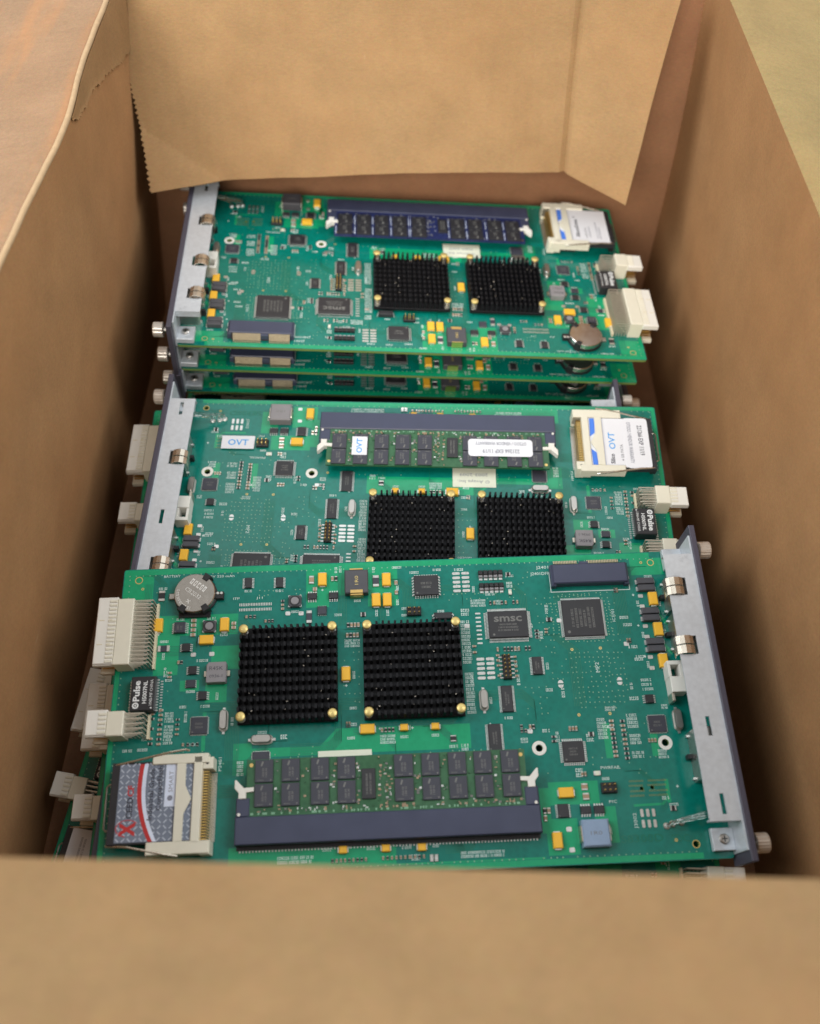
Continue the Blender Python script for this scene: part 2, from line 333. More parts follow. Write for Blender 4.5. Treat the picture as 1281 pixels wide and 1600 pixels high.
# copper areas seen through the mask (real, very thin raised areas)
mb = MB()
for x0, x1, y0, y1 in [(-142.6, -128, 44.3, 60.1), (-128, 118, 57.2, 60.1), (-142.6, -140.6, -85, 44.3), (-140.6, 120, -85.1, -82.6), (107.6, 124, 48.2, 57.2),
    (-125, -86, 25.2, 35.6), (-125, -113.5, 6, 25.2), (-98, -84.5, 8, 19.5), (-100, -90, -8, 6), (-84.5, -82.6, -10, 24), (-112, -103, -2, 3.2), (-53.2, -8.2, 43, 57.2), (-23, -8.2, 36.8, 43), (-53.2, -42, 37.2, 43),
    (-22, 22, -33.5, -22.2), (-86, -77.5, -41.5, -27.3), (-77.5, -40, -33.8, -29.8), (-86.2, -13.5, -82.4, -72.4), (-13.5, 51, -82.4, -81.6), (50.8, 55.2, -72, -52.6), (55.2, 77.6, -60.2, -50.2), (52.5, 66.5, -81.2, -66), (74.6, 84.2, -77, -61.6),
    (83.2, 86.4, -40.6, -24.6), (107.9, 109.6, -61, -50.8), (-100.5, -98.8, -30, -12), (104.5, 108, -40.5, -29.5)]:
    mb.rect(x0, x1, y0, y1, 0.035, 'pour')
mb.poly([(-50, -33.5), (-22, -33.5), (-22, -22.2), (-39, -22.2)], 0.035, 'pour')
mb.poly([(92.5, -62.3), (106, -62), (108.2, -59.6), (107.2, -58.8), (105.6, -61), (92.5, -61.2)], 0.04, 'pour')
for a in [(118, 27), (118, 12)]: mb.poly([(a[0]+.2, a[1]+1), (a[0]+3.5, a[1]-3), (a[0]+3.5, a[1]-5.5), (a[0]-.5, a[1]-2)], 0.035, 'pour')
part('copper_pour', mb, stuff=True, always=True)
# traces: buses of fine tracks
mb = MB(); rt = random.Random(3)
for k in range(46):
    x, y = rt.uniform(-135, 112), rt.uniform(-80, 54); n = rt.randint(3, 9); L1 = rt.uniform(8, 30); dg = rt.choice((-1, 1)); ax = rt.random() < .5; L2 = rt.uniform(4, 18)
    for i in range(n):
        o = i*0.75
        pts = [(x, y+o), (x+L1, y+o), (x+L1+dg*0+L2*.5, y+o+dg*L2*.5), (x+L1+L2*.5, y+o+dg*(L2*.5+6))] if ax else [(x+o, y), (x+o, y+L1), (x+o+dg*L2*.5, y+L1+L2*.5), (x+o+dg*(L2*.5+6), y+L1+L2*.5)]
        for (a, c), (e, g) in zip(pts, pts[1:]):
            if not all(U0+2 < q < 118 for q in (a, e)) or not all(V0+3 < q < V1-3 for q in (c, g)): continue
            l = math.hypot(e-a, g-c); nx, ny = -(g-c)/l*.13, (e-a)/l*.13
            mb.add([(a-nx, c-ny, .05), (e-nx, g-ny, .05), (e+nx, g+ny, .05), (a+nx, c+ny, .05)], [[0, 1, 2, 3]], 'trace')
part('copper_trace', mb, stuff=True, always=True)
# vias
mb = MB(); rv = random.Random(5)
def via(x, y, r=.34): mb.disc(x, y, .065, r, 'via', 6)
x = U0+3
while x < 120:
    via(x, V1-3.6); 
    if rv.random() < .8: via(x+.8, V0+3.4)
    x += rv.uniform(2.4, 3.4)
y = V0+4
while y < V1-5:
    via(U0+3.2, y); y += 3.1
for x0, x1, nx, y0, y1, ny, p in [(72.5, 90, 9, -17, 9.5, 12, .72), (91, 97.5, 4, -17.5, 9, 11, .6), (49.5, 59, 4, -19, -6.5, 6, .6), (63, 70, 4, -3, 38, 14, .5), (59, 66, 4, 10, 44, 12, .45), (91.5, 97, 3, 15, 40, 9, .6), (70, 91, 12, 15, 15.9, 1, .9), (70, 91, 12, 38.4, 39.4, 2, .9),
        (92.5, 94.5, 2, 18, 35, 12, .9), (66, 68.3, 2, 18, 35, 12, .9), (12, 48, 18, 38.8, 41.5, 2, .5), (46, 56, 5, 52, 40, 5, .4), (-76, -56, 10, 44.5, 47, 2, .5), (-60, 30, 28, -34.5, -36, 1, .4), (-35, -28, 4, -10, 18, 8, .5), (-10, 45, 18, -69, -74, 1, .3), (88, 112, 9, -48, -22, 8, .22), (56, 110, 14, -46, -40, 3, .22), (-135, -100, 9, -30, 48, 12, .2), (-90, -50, 8, -36, -30, 3, .3)]:
    for i in range(nx):
        for j in range(ny):
            if rv.random() < p: via(x0+(x1-x0)*i/max(1, nx-1)+rv.uniform(-.3, .3), y0+(y1-y0)*j/max(1, ny-1)+rv.uniform(-.3, .3), .3)
for r_ in range(4):                                    # unpopulated connector: two blocks of plated holes
    for i in range(18):
        if i in (7, 8): continue
        u_, v_ = 91.8+i*.95+(r_ % 2)*.4, -57.6+r_*2.0+(0.4 if r_ > 1 else 0)
        mb.ring(u_, v_, .065, .26, .46, 'viagold', 8)
for u_, v_ in [(73, -20.3), (87.5, -20.2), (73.5, 11.2), (87.2, 11.4), (113.4, 54.9), (-133.2, 50), (109, -77), (44.1, -35.4)]: mb.ring(u_, v_, .065, .3, .75, 'goldsoft', 10)
part('via', mb, stuff=True, always=True)
mb = MB()
for u_, v_ in [(111.1, -34.6), (52.95, -34.8)]: mb.ring(u_, v_, .07, 1.65, 3.3, 'white', 24)
for u_, v_, r in [(-135.4, 54.6, 1.5), (118.2, 54.7, 1.35), (117.5, -79, 1.35)]: mb.ring(u_, v_, .07, r, r+.45, 'goldsoft', 18)
part('mounting_ring', mb, stuff=True, always=True)
# silkscreen
mb = MB(); rs = random.Random(11); sk = lambda u, v, w=4.6, h=1.15, rot=0: mb.scribble(u, v, w, h, .075, 'silk', rot, rs)
R90 = math.pi/2
for t_, u_, v_, sz, w, rot in [('J2401', 63.6, 54.2, 2.2, 6.1, 0), ('J2401DFP', 62.1, 50.9, 2.2, 9.4, 0), ('IC3701', 95.7, 27.6, 2.0, 6.3, R90), ('MP2', 84.5, 2.0, 2.6, 4.9, R90), ('PWRFAIL', 84.4, -44.7, 1.9, 9, 0), ('J3002', 92.2, -68.2, 2.1, 6.6, R90),
        ('P2401', -91.6, -36.2, 1.9, 6, R90), ('BATTERY', -119.2, 56.2, 1.7, 8, 0), ('3.0V 220 mAh', -95.4, 55.4, 1.7, 13.5, 0), ('PIC', 83.5, -59.6, 1.7, 3.6, 0), ('ITP', -87.2, 43.3, 1.7, 3, 0), ('J11', -76, 43.3, 1.6, 3, 0), ('CPU0', 24.6, -2, 1.8, 5, R90)]:
    mb.text(t_, u_, v_, .075, sz, 'silk', rot, w)
mb.text('S8300D', 94.2, -75.6, .06, 4.6, 'trace', 0, 18.5); mb.text('SDC', 111, -76.2, .06, 4.6, 'trace', 0, 8)
for (x0, x1, y0, y1) in [(66.5, 66.9, 40.6, 51), (66.5, 106, 40.6, 41), (105.6, 106, 40.6, 44)]: mb.rect(x0, x1, y0, y1, .075, 'silk')
def skb(u, v, w, h, n):                                # block of n lines of tiny designators
    for i in range(n): sk(u, v+(i-(n-1)/2)*h/n, w, h/n*.72)
for a in [(23.2, 17, 4.4, 22, 12), (23.4, -8, 4, 20, 11), (23.6, 32, 4, 4, 2), (30.3, 36.5, 7.4, 4, 3), (-31, 18.4, 7.4, 4.2, 3), (-15.4, -28, 7, 4.4, 3), (19.2, -33, 3.4, 3.4, 2), (83.0, -27, 4.4, 10, 6), (97.4, -24, 5, 7, 4), (97.6, -32.5, 5, 5, 3), (98, -39.5, 5.6, 3.4, 2), (109.4, -39.6, 4.6, 4.4, 3),
          (77, -31, 3.6, 4, 2), (70, -46.5, 3.2, 4.4, 2), (23.7, -79.2, 19, 3, 2), (-57.2, -78.3, 15.6, 3.4, 2), (-5.5, -79.4, 3.6, 2.8, 2), (-115.8, -14, 4.2, 5, 4), (-115.8, -22, 4.2, 9, 6), (-126.4, -14.6, 2.6, 3, 2), (-126.4, -23, 2.6, 3, 2), (-119, 7.5, 1.8, 5, 3), (-82.4, -38.5, 3, 7, 4), (40, 36.5, 3, 2.6, 2), (46.5, 45.5, 3, 3.4, 2),
          (53.8, 24, 4.2, 2.4, 2), (58.6, 19, 3.6, 4.2, 3), (63.5, 32, 1.6, 5, 3), (47, 12.5, 2.6, 2.4, 2), (60.5, -8, 3.2, 2, 1), (57, -27, 3.4, 2, 1), (-104.4, -26.9, 3, 1.4, 1), (46.6, -31, 3.4, 2.6, 2), (113.5, -18, 3, 2.4, 2), (62, -30, 1.6, 5, 3), (-8.2, -24, 2, 2, 1), (88, -18, 5, 2.2, 2)]: skb(*a)
for u_, v_, w, h, r in [(-8.4, 56.8, 4.6, 1.2, 0), (11, 54.8, 4, 1.2, 0), (0, 53.8, 4, 1.2, 0), (22, 54.5, 4.6, 1.3, 0), (28.5, 43.8, 3.2, 1.2, R90), (36.6, 40.9, 4.8, 1.2, 0), (46.8, 50.2, 4, 1.2, 0), (100.8, 26.4, 4.2, 1.4, 0), (102, 22.6, 4.2, 1.4, 0), (103, 11.4, 4.2, 1.4, 0), (105, 5.2, 4.2, 1.4, 0), (116, 47.4, 4.2, 1.2, 0), (108.6, 33.4, 3.2, 1.2, R90), (108.8, 17.4, 3.2, 1.2, R90), (109, 2.4, 3.2, 1.2, R90), (119.4, 33.5, 4, 1.1, R90), (119.6, 18, 4, 1.1, R90),
        (-123.3, 49.8, 4, 1.2, 0), (-113.6, 33.6, 4, 1.2, 0), (-99, 33.6, 4, 1.2, 0), (-92.5, 25, 3.6, 1.2, 0), (-120.8, 22.6, 4, 1.2, 0), (-120.7, 15.4, 3.4, 1.2, R90), (-102, 12.6, 5.6, 1.2, 0), (-126.8, 16.4, 4, 1.2, 0), (-117.4, 3.6, 3.2, 1.2, 0), (-106.8, -2.2, 4.2, 1.2, 0), (-94.4, -4.8, 3.4, 1.2, R90), (-99.6, -9.4, 4.2, 1.2, 0), (-109.8, -9.4, 3.4, 1.2, 0), (-108.4, -14, 5, 1.2, R90), (-86.9, -17, 3.8, 1.2, R90), (-73, -22.6, 4, 1.2, 0), (-63, -25, 3, 2, 0), (-81.4, 47, 3.8, 1.2, 0), (-66.3, 46.6, 3.8, 1.2, 0), (-58.5, 35.4, 3.6, 1.2, 0), (-127, -28.4, 4.6, 1.2, 0), (-133.6, -28.6, 4.6, 1.2, 0), (-131.9, -5, 3.4, 1.2, R90),
        (-38.6, 56.6, 3.2, 1.2, R90), (-36.4, 56.8, 3.2, 1.2, R90), (-24.5, 54, 3.8, 1.2, 0), (-28, 39.9, 3.6, 1.2, 0), (-20, 56.2, 3.2, 1.2, R90), (-8.6, 38.5, 3, 1.2, R90), (-8.4, 46, 3, 1.2, R90), (-37.5, 33, 3.8, 1.2, 0), (-19, 33.2, 3.2, 1.2, R90), (-13.6, 33.2, 3.2, 1.2, R90), (-5, 35, 3.4, 1.2, 0), (-5.4, 31.6, 3, 1.2, 0), (12, 33, 3.6, 1.2, 0), (-30.6, 2.8, 3.6, 1.2, R90), (-31, -13, 3.4, 1.2, 0), (-31.2, -20.6, 3.2, 1.4, 0), (-32, -26.8, 4, 1.2, 0), (-7.9, -27.2, 3.6, 1.2, 0), (6, -27, 3.6, 1.2, 0), (14, -32.4, 4, 1.2, 0), (32.6, -12, 3, 1.2, R90), (45.9, 5, 3.4, 1.2, R90), (46.4, -2.6, 5, 1.4, R90), (35.2, 7.5, 3, 1.1, R90), (60.8, 3.7, 3.6, 1.2, R90), (-43.6, -74.8, 3.8, 1.2, 0), (-24.4, -75, 3.8, 1.2, 0), (-9, -75.2, 3.8, 1.2, 0), (3.6, -75, 3, 1.2, 0), (33.6, -35.6, 3.2, 1.1, 0), (40.4, -20.4, 4, 1.2, 0), (48, -72, 2.6, 1.2, 0), (110.5, -62, 4, 1.2, 0), (107.2, -59, 3, 1.4, 0), (81.6, -49.6, 3.4, 1.2, 0), (80.6, -72, 3, 1.2, R90), (86.8, -26.3, 1.4, 3, R90), (99.4, -7.6, 3.2, 1.2, R90), (66.8, -9.6, 4.4, 1.4, R90), (106.4, 6.4, 5.4, 1.3, 0), (106.8, -5, 5, 1.2, 0), (106.8, -7.2, 5, 1.2, 0), (107, -9.4, 5, 1.2, 0), (99.8, -13.6, 4.2, 1.6, 0)]: sk(u_, v_, w, h, r)
for u_, v_ in [(-123.8, 26.2), (-92.2, 25.7), (-34.2, -2.2), (-45.3, 46.2), (107, 37.8), (107.2, 22), (108, 6.5), (113.4, -54.2), (-19, -23), (-4.6, -23.2), (31.5, -23), (-33.6, -74), (20.4, 46)]:
    mb.rect(u_-.6, u_+.6, v_-.17, v_+.17, .075, 'silk'); mb.rect(u_-.17, u_+.17, v_-.6, v_+.6, .079, 'silk')
part('silkscreen_print', mb, stuff=True, always=True)
# bare solder pads
mb = MB()
for u0, v0 in [(22.7, 47.5), (31.5, 3.2)]:
    for i in range(2):
        for j in range(5): mb.prism(rpoly(u0-4.2+i*4.6, u0-.4+i*4.6, v0-5+j*2.3, v0-3.6+j*2.3, .6, 3), .05, .25, 'tin')
for i in range(3):
    for j in range(2): mb.prism(rpoly(94.9+i*2.6, 96.3+i*2.6, -71.4+j*4.6, -68.0+j*4.6, .5, 3), .05, .3, 'tin')
for i in range(20):
    for j in range(2): mb.box(-85.6+i*.8, -85.2+i*.8, 36.6+j*2.6, 38+j*2.6, .05, .2, 'tin')
for u0, v0 in [(66.2, -5.4), (94.2, -5.1)]:
    for s_ in (1, -1): mb.prism([(u0+1.3*math.cos(a*math.pi/6)*1, v0+s_*.35+s_*1.6*math.sin(a*math.pi/6)) for a in range(0, 7)][::s_], .05, .25, 'tin')
for v0 in (34.5, 18.9, 3.4):
    for q in (2.6, -2.8): mb.prism(rpoly(109.3, 111.7, v0+q-.9, v0+q+.9, .4, 3), .05, .35, 'tin')
for u_, v_ in [(62.4, -70.6), (62.8, -79.2), (-106.5, 15.6), (-97.8, 15.6), (-62, 34.6), (-55.6, 34.4), (69, 26), (24, 25), (49.5, -27), (105, 47), (100, 13)]: mb.prism(rpoly(u_-1.2, u_+1.2, v_-1.0, v_+1.0, .5, 3), .05, .3, 'tin')
for i in range(8): mb.prism(rpoly(28.4, 31, 15.6+i*2.15, 16.4+i*2.15, .35, 2), .05, .2, 'lead')
part('solder_pad', mb, stuff=True, always=True)
# small chip resistors and capacitors (too small to pick apart)
mb = MB(); rc = random.Random(21)
def smd(u, v, w, h, kind, z=.75):
    if w >= h: e = w*.24; ends = ((u-w/2, u-w/2+e, v-h/2, v+h/2), (u+w/2-e, u+w/2, v-h/2, v+h/2)); bd = (u-w/2+e, u+w/2-e, v-h/2, v+h/2)
    else: e = h*.24; ends = ((u-w/2, u+w/2, v-h/2, v-h/2+e), (u-w/2, u+w/2, v+h/2-e, v+h/2)); bd = (u-w/2, u+w/2, v-h/2+e, v+h/2-e)
    for q in ends: mb.box(*q, .05, z+.05, 'tin', .12)
    mb.box(*bd, .05, z, kind, .08)
def grid(u, v, w, h, nx, ny, sw, sh, kinds=('tan', 'black'), p=.92):
    for i in range(nx):
        for j in range(ny):
            if rc.random() < p: smd(u-w/2+w*(i+.5)/nx, v-h/2+h*(j+.5)/ny, sw, sh, rc.choice(kinds))
grid(-107.2, 29, 2.6, 9.6, 1, 4, 2.6, 1.7, ('tan',), 1); grid(-87.9, 29.4, 2, 4.2, 1, 2, 2.2, 1.6, ('tan',), 1)
grid(-123.6, -19, 3, 16, 1, 7, 2.0, 1.1); grid(-119.8, -19.5, 3, 20, 1, 9, 2.0, 1.1); grid(-111.8, -18.6, 3, 9, 1, 4, 1.7, .9); grid(-104.3, -26.9, 11, 1.8, 5, 1, .9, 1.6)
grid(-50.6, 51.6, 2, 4.5, 1, 1, 2.4, 4.2, ('tan',), 1); grid(-48.9, 45.4, 2, 5, 1, 2, 2.2, 2, ('tan',), 1); grid(-64.6, 39, 1.6, 6, 1, 3, 1.6, 1.2); grid(-51.7, 32.4, 2.6, 7, 1, 1, 2.6, 6.4, ('chipgrey',), 1)
grid(-39.4, 51.8, 3.6, 3.2, 2, 1, 1.3, 2.6, ('tan', 'black'), 1); grid(-18.9, 49.8, 3, 6.6, 1, 1, 3, 6, ('chipgrey',), 1); grid(-9, 46, 2, 10, 1, 2, 1.6, 2.4, ('tan',), 1)
grid(-30.4, 27.4, 6.6, 3.4, 4, 1, 1.2, 2.4, p=1); grid(-30.9, 22.3, 6.6, 3.2, 4, 1, 1.2, 2.4, p=1); grid(-15.5, -23.8, 6.8, 2.4, 4, 1, 1.1, 2.1, p=1); grid(-25.5, 32.6, 2.4, 2.4, 1, 1, 2.6, 2.2, ('black',), 1)
grid(26.8, 13, 1.8, 6, 1, 2, 2, 1); grid(43.8, 36.2, 17, 2.2, 9, 1, .9, 2, p=.8); grid(45.5, 12.5, 17, 2.6, 10, 1, .9, 2.3, p=.8); grid(-33.9, -79.4, 16.2, 1.8, 9, 1, .9, 1.6); grid(-10.6, -79.2, 19.2, 1.8, 10, 1, .9, 1.6)
grid(46.6, -25.7, 3.6, 4, 2, 2, 1.1, 1.6); grid(53.4, -64, 3.6, 6.4, 2, 2, 1.4, 2.6); grid(37.6, 4.6, 2.4, 12.4, 1, 5, 1.8, 1.0, ('tan',)); grid(45.8, 3.9, 1.6, 11.6, 1, 5, 1.5, 1.0, ('tan',))
grid(87.5, -31.8, 2.8, 18, 1, 9, 2.1, 1.15, p=1); grid(92.6, -32.5, 2.8, 19, 1, 9, 2.1, 1.15, p=1); grid(105.2, -33.4, 4.2, 2, 3, 1, .9, 1.9, ('tan',), 1); grid(69.4, -26.6, 4.4, 2.6, 3, 1, 1, 2.2, ('tan',), 1); grid(77.4, -29.5, 3.2, 2.2, 1, 1, 2.6, 2, ('black',), 1); grid(77.6, -38, 2.6, 4.6, 1, 2, 2.4, 1.2)
grid(71.8, -47.2, 2.8, 2.4, 2, 1, .9, 2.1, ('tan',), 1); grid(77.9, -47.1, 3.4, 2.4, 1, 1, 3.2, 2, ('cream',), 1); grid(71.4, -52.8, 3, 3.4, 1, 1, 2.8, 3, ('tan',), 1); grid(71.6, -57, 3, 3.4, 1, 1, 2.8, 3, ('tan',), 1)
grid(98.6, 40.5, 2.4, 2.6, 2, 2, .8, 1.1); grid(101.3, 14.5, 2.4, 2.6, 2, 2, .8, 1.1); grid(64, 26.6, 3, 2.2, 1, 1, 2.8, 2, ('black',), 1); grid(57.4, 19.5, 2.6, 5, 1, 3, 2, .9); grid(46.2, 51, 2.4, 2, 1, 1, 2.4, 1.8, ('black',), 1); grid(46.4, 41.5, 1.8, 3.4, 1, 1, 1.6, 3, ('cream',), 1); grid(109.8, -63.6, 2.6, 2.6, 1, 1, 2.6, 2.2, ('black',), 1)
grid(-123.5, 45.9, 3, 5, 1, 1, 3, 5.4, ('chip',), 1); grid(-120.7, 19, 6, 3, 1, 1, 5.6, 3, ('chipgrey',), 1); grid(14, -28.9, 2.8, 3.2, 1, 1, 2.6, 3, ('black',), 1); grid(62, 21, 2, 3, 1, 2, 1.7, .9); grid(60, -31, 3, 4, 1, 2, 2, 1); grid(-33.5, -20.6, 2.4, 3, 2, 2, .8, 1.1); grid(2.4, -80, 4, 3, 2, 1, 1.5, 3, ('tin',), 1)
grid(50.5, -25, 3, 3, 2, 1, 1, 2.2); grid(-80, 33.5, 6, 2, 3, 1, 1.1, 1.6); grid(-71, 31, 5, 2, 3, 1, 1, 1.6); grid(-112.5, 12, 3, 3, 2, 1, 1, 1.8); grid(-117, 6, 2.5, 4, 1, 2, 2, 1)
part('chip_resistor', mb, stuff=True, always=True)

# tantalum capacitors
def tant_mesh(w, h):
    m_ = MB(); L, W = max(w, h), min(w, h); ver = h > w
    def bx(a0, a1, b0, b1, z0, z1, k, c=0): m_.box(*( (b0, b1, a0, a1) if ver else (a0, a1, b0, b1)), z0, z1, k, c)
    bx(-L/2, L/2, -W/2, W/2, .25, 2.5, 'yellow', .35)
    bx(-L/2-.55, -L/2, -W*.34, W*.34, .05, 1.3, 'tin'); bx(L/2, L/2+.55, -W*.34, W*.34, .05, 1.3, 'tin')
    return m_.mesh('tantalum_capacitor')
TM = {'v': tant_mesh(4.2, 6.6), 'h': tant_mesh(6.6, 4.4), 's': tant_mesh(3.6, 3.0)}
for u_, v_, k in [(-123.9, 30.4, 'v'), (-92.2, 29.6, 'v'), (-100.5, 22.3, 'h'), (-45.2, 51.2, 'v'), (-34.2, 3, 'v'), (-13.7, 49.9, 'v'), (-19, 39.4, 'v'), (-13.6, 39.3, 'v'), (-24.7, -23.3, 'h'), (116.1, 35, 'v'), (116.2, 19.3, 'v'), (116.1, 3.6, 'v'), (62.7, -55.2, 'h'), (56.6, -75.2, 'v'),
                 (-7.9, -23.3, 's'), (6, -23.3, 's'), (-36.5, -75.2, 's'), (-17.9, -75.3, 's'), (-2.7, -75.5, 's')]:
    part('tantalum_capacitor', TM[k], u_, v_)
# chips
_ch = {}
def chip(u, v, w, h, z=1.4, sides='ud', n=(8, 8), ll=1.1, name='microchip', k='chip', marks=None, pad=True):
    key = (w, h, z, sides, n, k)
    if key not in _ch:
        b_ = MB().cbox(0, 0, w, h, .2, z, k, min(.25, z*.2))
        b_.disc(-w/2+w*.12, -h/2+h*.12, z+.012, min(w, h)*.035+.1, 'mark', 8)
        l = MB()
        for s_ in sides:
            nn = n[0] if s_ in 'ud' else n[1]; L = w if s_ in 'ud' else h
            for i in range(nn):
                a = -L/2+L*(i+.5)/nn+0; t = L/nn*.27
                if s_ == 'u': l.box(a-t, a+t, h/2-.05, h/2+ll*.45, z*.4, z*.55, 'lead'); l.box(a-t, a+t, h/2+ll*.45, h/2+ll, .05, .28, 'lead')
                if s_ == 'd': l.box(a-t, a+t, -h/2-ll*.45, -h/2+.05, z*.4, z*.55, 'lead'); l.box(a-t, a+t, -h/2-ll, -h/2-ll*.45, .05, .28, 'lead')
                if s_ == 'l': l.box(-w/2-ll*.45, -w/2+.05, a-t, a+t, z*.4, z*.55, 'lead'); l.box(-w/2-ll, -w/2-ll*.45, a-t, a+t, .05, .28, 'lead')
                if s_ == 'r': l.box(w/2-.05, w/2+ll*.45, a-t, a+t, z*.4, z*.55, 'lead'); l.box(w/2+ll*.45, w/2+ll, a-t, a+t, .05, .28, 'lead')
        _ch[key] = (b_.mesh(name), l.mesh('lead'))
    d = part(name, _ch[key][0], u, v); kid(d, 'lead', _ch[key][1], stuff=True)
    if marks:
        mk = MB(); marks(mk, z+.02); kid(d, 'marking', mk, stuff=True)
    return d
rm = random.Random(9)
def lines(w, h, n, rot=0.0, k='mark', cov=.72):
    def f(mk, z):
        for i in range(n):
            a = (i-(n-1)/2)*h/n*.8*-1; ww = w*cov*rm.uniform(.7, 1)
            mk.scribble(-math.sin(rot)*a, math.cos(rot)*a, ww, h/n*.42, z, k, rot, rm)
    return f
def smsc_marks(mk, z):
    mk.text('smsc', 0, 3.3, z, 5.4, 'mark', 0, 13.5, bold=.02); lines(16, 5.5, 3)(MBshift(mk, 0, -1.6), z)
class MBshift:
    def __init__(s, m_, dx, dy): s.m_, s.dx, s.dy = m_, dx, dy
    def scribble(s, x, y, *a): s.m_.scribble(x+s.dx, y+s.dy, *a)
chip(80.4, 26.6, 19.4, 18.6, 1.6, 'udlr', (36, 36), 1.3, marks=lines(15, 15, 6, R90))
chip(43.8, 24.5, 19, 13.4, 2.2, 'udlr', (32, 19), 1.8, marks=smsc_marks)
chip(5.3, 46.1, 12, 10.4, 2.2, 'udlr', (10, 7), 1.0, marks=lines(8, 5, 2))
chip(68.2, -37.2, 9.6, 9.4, 1.5, 'udlr', (11, 11), 1.3, marks=lines(6, 5, 3))
chip(108.6, -26, 8, 7.7, 1.1, 'udlr', (12, 12), .5, k='chipgrey', marks=lines(6, 4, 2))
chip(-101.8, -18.5, 7.7, 7.8, 1.1, 'udlr', (12, 12), .5, k='chipgrey', marks=lines(6, 4, 2))
chip(55.9, 3.7, 4.6, 8.6, 1.2, 'lr', (4, 12), 1.1, marks=lines(6, 3, 2, R90))
chip(40.2, -11.6, 5.2, 12.4, 1.2, 'lr', (4, 20), 1.1, marks=lines(9, 3, 2, R90))
chip(33, -29.6, 5.8, 13, 1.2, 'lr', (4, 22), 1.1, marks=lines(9, 3, 2, R90))
chip(-73.2, -35.2, 7.6, 7.4, 1.1, 'udlr', (10, 10), .5, k='chipgrey')
chip(-81.6, 51, 3.6, 5.4, 1.2, 'lr', (3, 7), 1.0); chip(-66.3, 50.7, 3.6, 5.4, 1.2, 'lr', (3, 7), 1.0)
chip(60.6, -62.8, 4.8, 5.8, 1.4, 'lr', (3, 8), .9)
chip(-113.5, 28.9, 5.2, 5.4, 2.2, 'lr', (3, 6), 1.3, k='chipgrey', marks=lines(4, 4, 2, R90))
for u_, v_ in [(-110, 19), (-106.3, 7.7), (-101, -4.6), (106.7, -14.3)]: chip(u_, v_, 3.9, 4.0, 1.5, 'lr', (3, 4), 1.0)
for u_, v_ in [(-50.2, 42.7), (-39.8, 42.7), (70.6, -62.9), (76.6, -62.9)]: chip(u_, v_, 4.6, 3.3, 1.5, 'ud', (4, 3), 1.1)
chip(-106.8, 1.3, 4.4, 3.8, 1.2, 'lr', (3, 4), .4, k='chipgrey'); chip(-45.4, 35.3, 4.4, 4.3, 1.3, 'ud', (5, 3), .4, k='chipgrey')
chip(12.7, 29.9, 8.6, 3.2, 2.8, 'lr', (2, 2), 1.0)
# line transformer with white print
mk = MB(); mk.text('Pulse', -2.9, 1.2, 6.53, 4.0, 'markw', R90, 9.6, bold=.03); mk.text('H5007NL', .9, .6, 6.53, 2.6, 'markw', R90, 10.6, bold=.02); mk.text('1040-MF CHINA', 3.8, .4, 6.53, 1.9, 'markw', R90, 12)
mk.disc(-2.9, -5.6, 6.53, 1.5, 'markw', 16); mk.ring(-2.9, -5.6, 6.55, .45, .8, 'chip', 12); mk.disc(4.2, -6.8, 6.53, .4, 'markw', 8)
d = part('line_transformer', MB().cbox(0, 0, 11, 16, .6, 6.5, 'chip', .4), -127.3, -4); kid(d, 'marking', mk, stuff=True)
l = MB()
for i in range(12):
    a = -7.2+i*1.3
    for s_ in (-1, 1): l.box(*(sorted((s_*5.5, s_*6.5))), a-.3, a+.3, 2.6, 3.0, 'lead'); l.box(*(sorted((s_*6.4, s_*7.6))), a-.3, a+.3, .05, .35, 'lead')
kid(d, 'lead', l, stuff=True)
# crystals
def capsule(w, h, n=6):
    r = min(w, h)/2; L = max(w, h)/2-r; pts = []
    for i in range(n+1): a = -math.pi/2+math.pi*i/n; pts.append((L+r*math.cos(a), r*math.sin(a)))
    for i in range(n+1): a = math.pi/2+math.pi*i/n; pts.append((-L+r*math.cos(a), r*math.sin(a)))
    return pts if w >= h else [(-y, x) for x, y in pts]
def xtal(w, h):
    m_ = MB().prism(capsule(w+.8, h+.8), .1, .7, 'steel').prism(capsule(w, h), .7, 3.4, 'steel', .5)
    e = max(w, h)/2+.6
    for s_ in (-1, 1): m_.box(*((s_*e-.8, s_*e+.8, -.6, .6) if w > h else (-.6, .6, s_*e-.8, s_*e+.8)), .05, .4, 'tin')
    return m_.mesh('crystal_oscillator')
xv = xtal(3.3, 9.4); xh = xtal(9.6, 3.7)
for u_, v_ in [(-90.7, -16.6), (29.3, -11.8), (118.3, -24.6)]: part('crystal_oscillator', xv, u_, v_)
part('crystal_oscillator', xh, -73, -26)
# inductors and coils
mk = MB(); mk.text('R45K', 0, 1.9, 4.02, 2.6, 'ink', 0, 6.4); mk.text('0936-1', 0, -1.9, 4.02, 2.0, 'ink', 0, 6.0)
m_ = MB().prism([(-4.4, -4.9), (4.4, -4.9), (4.7, -4.2), (4.7, 4.2), (4.4, 4.9), (-3.6, 4.9), (-4.6, 3.6), (-4.6, -4.2)], .2, 4, 'indgrey', .3)
for s_ in (-1, 1): m_.box(*sorted((s_*4.6, s_*6)), -1.3, 1.3, .05, 1.4, 'spring')
d = part('power_inductor', m_, -94.7, 5.6); kid(d, 'marking', mk, stuff=True)
m_ = MB().cbox(0, .3, 11.4, 12.2, .3, 4.2, 'ferrite', .4).box(-3.2, 3.2, -7.0, -5.8, .05, 3.9, 'gold', .3).box(-3.2, 3.2, 6.4, 7.0, .05, 4.3, 'gold').box(-3, 3, -5.8, -4.2, 4.2, 4.35, 'gold')
mk = MB(); mk.text('1R0', 0, .8, 4.22, 2.4, 'goldsoft', R90, 4.6)
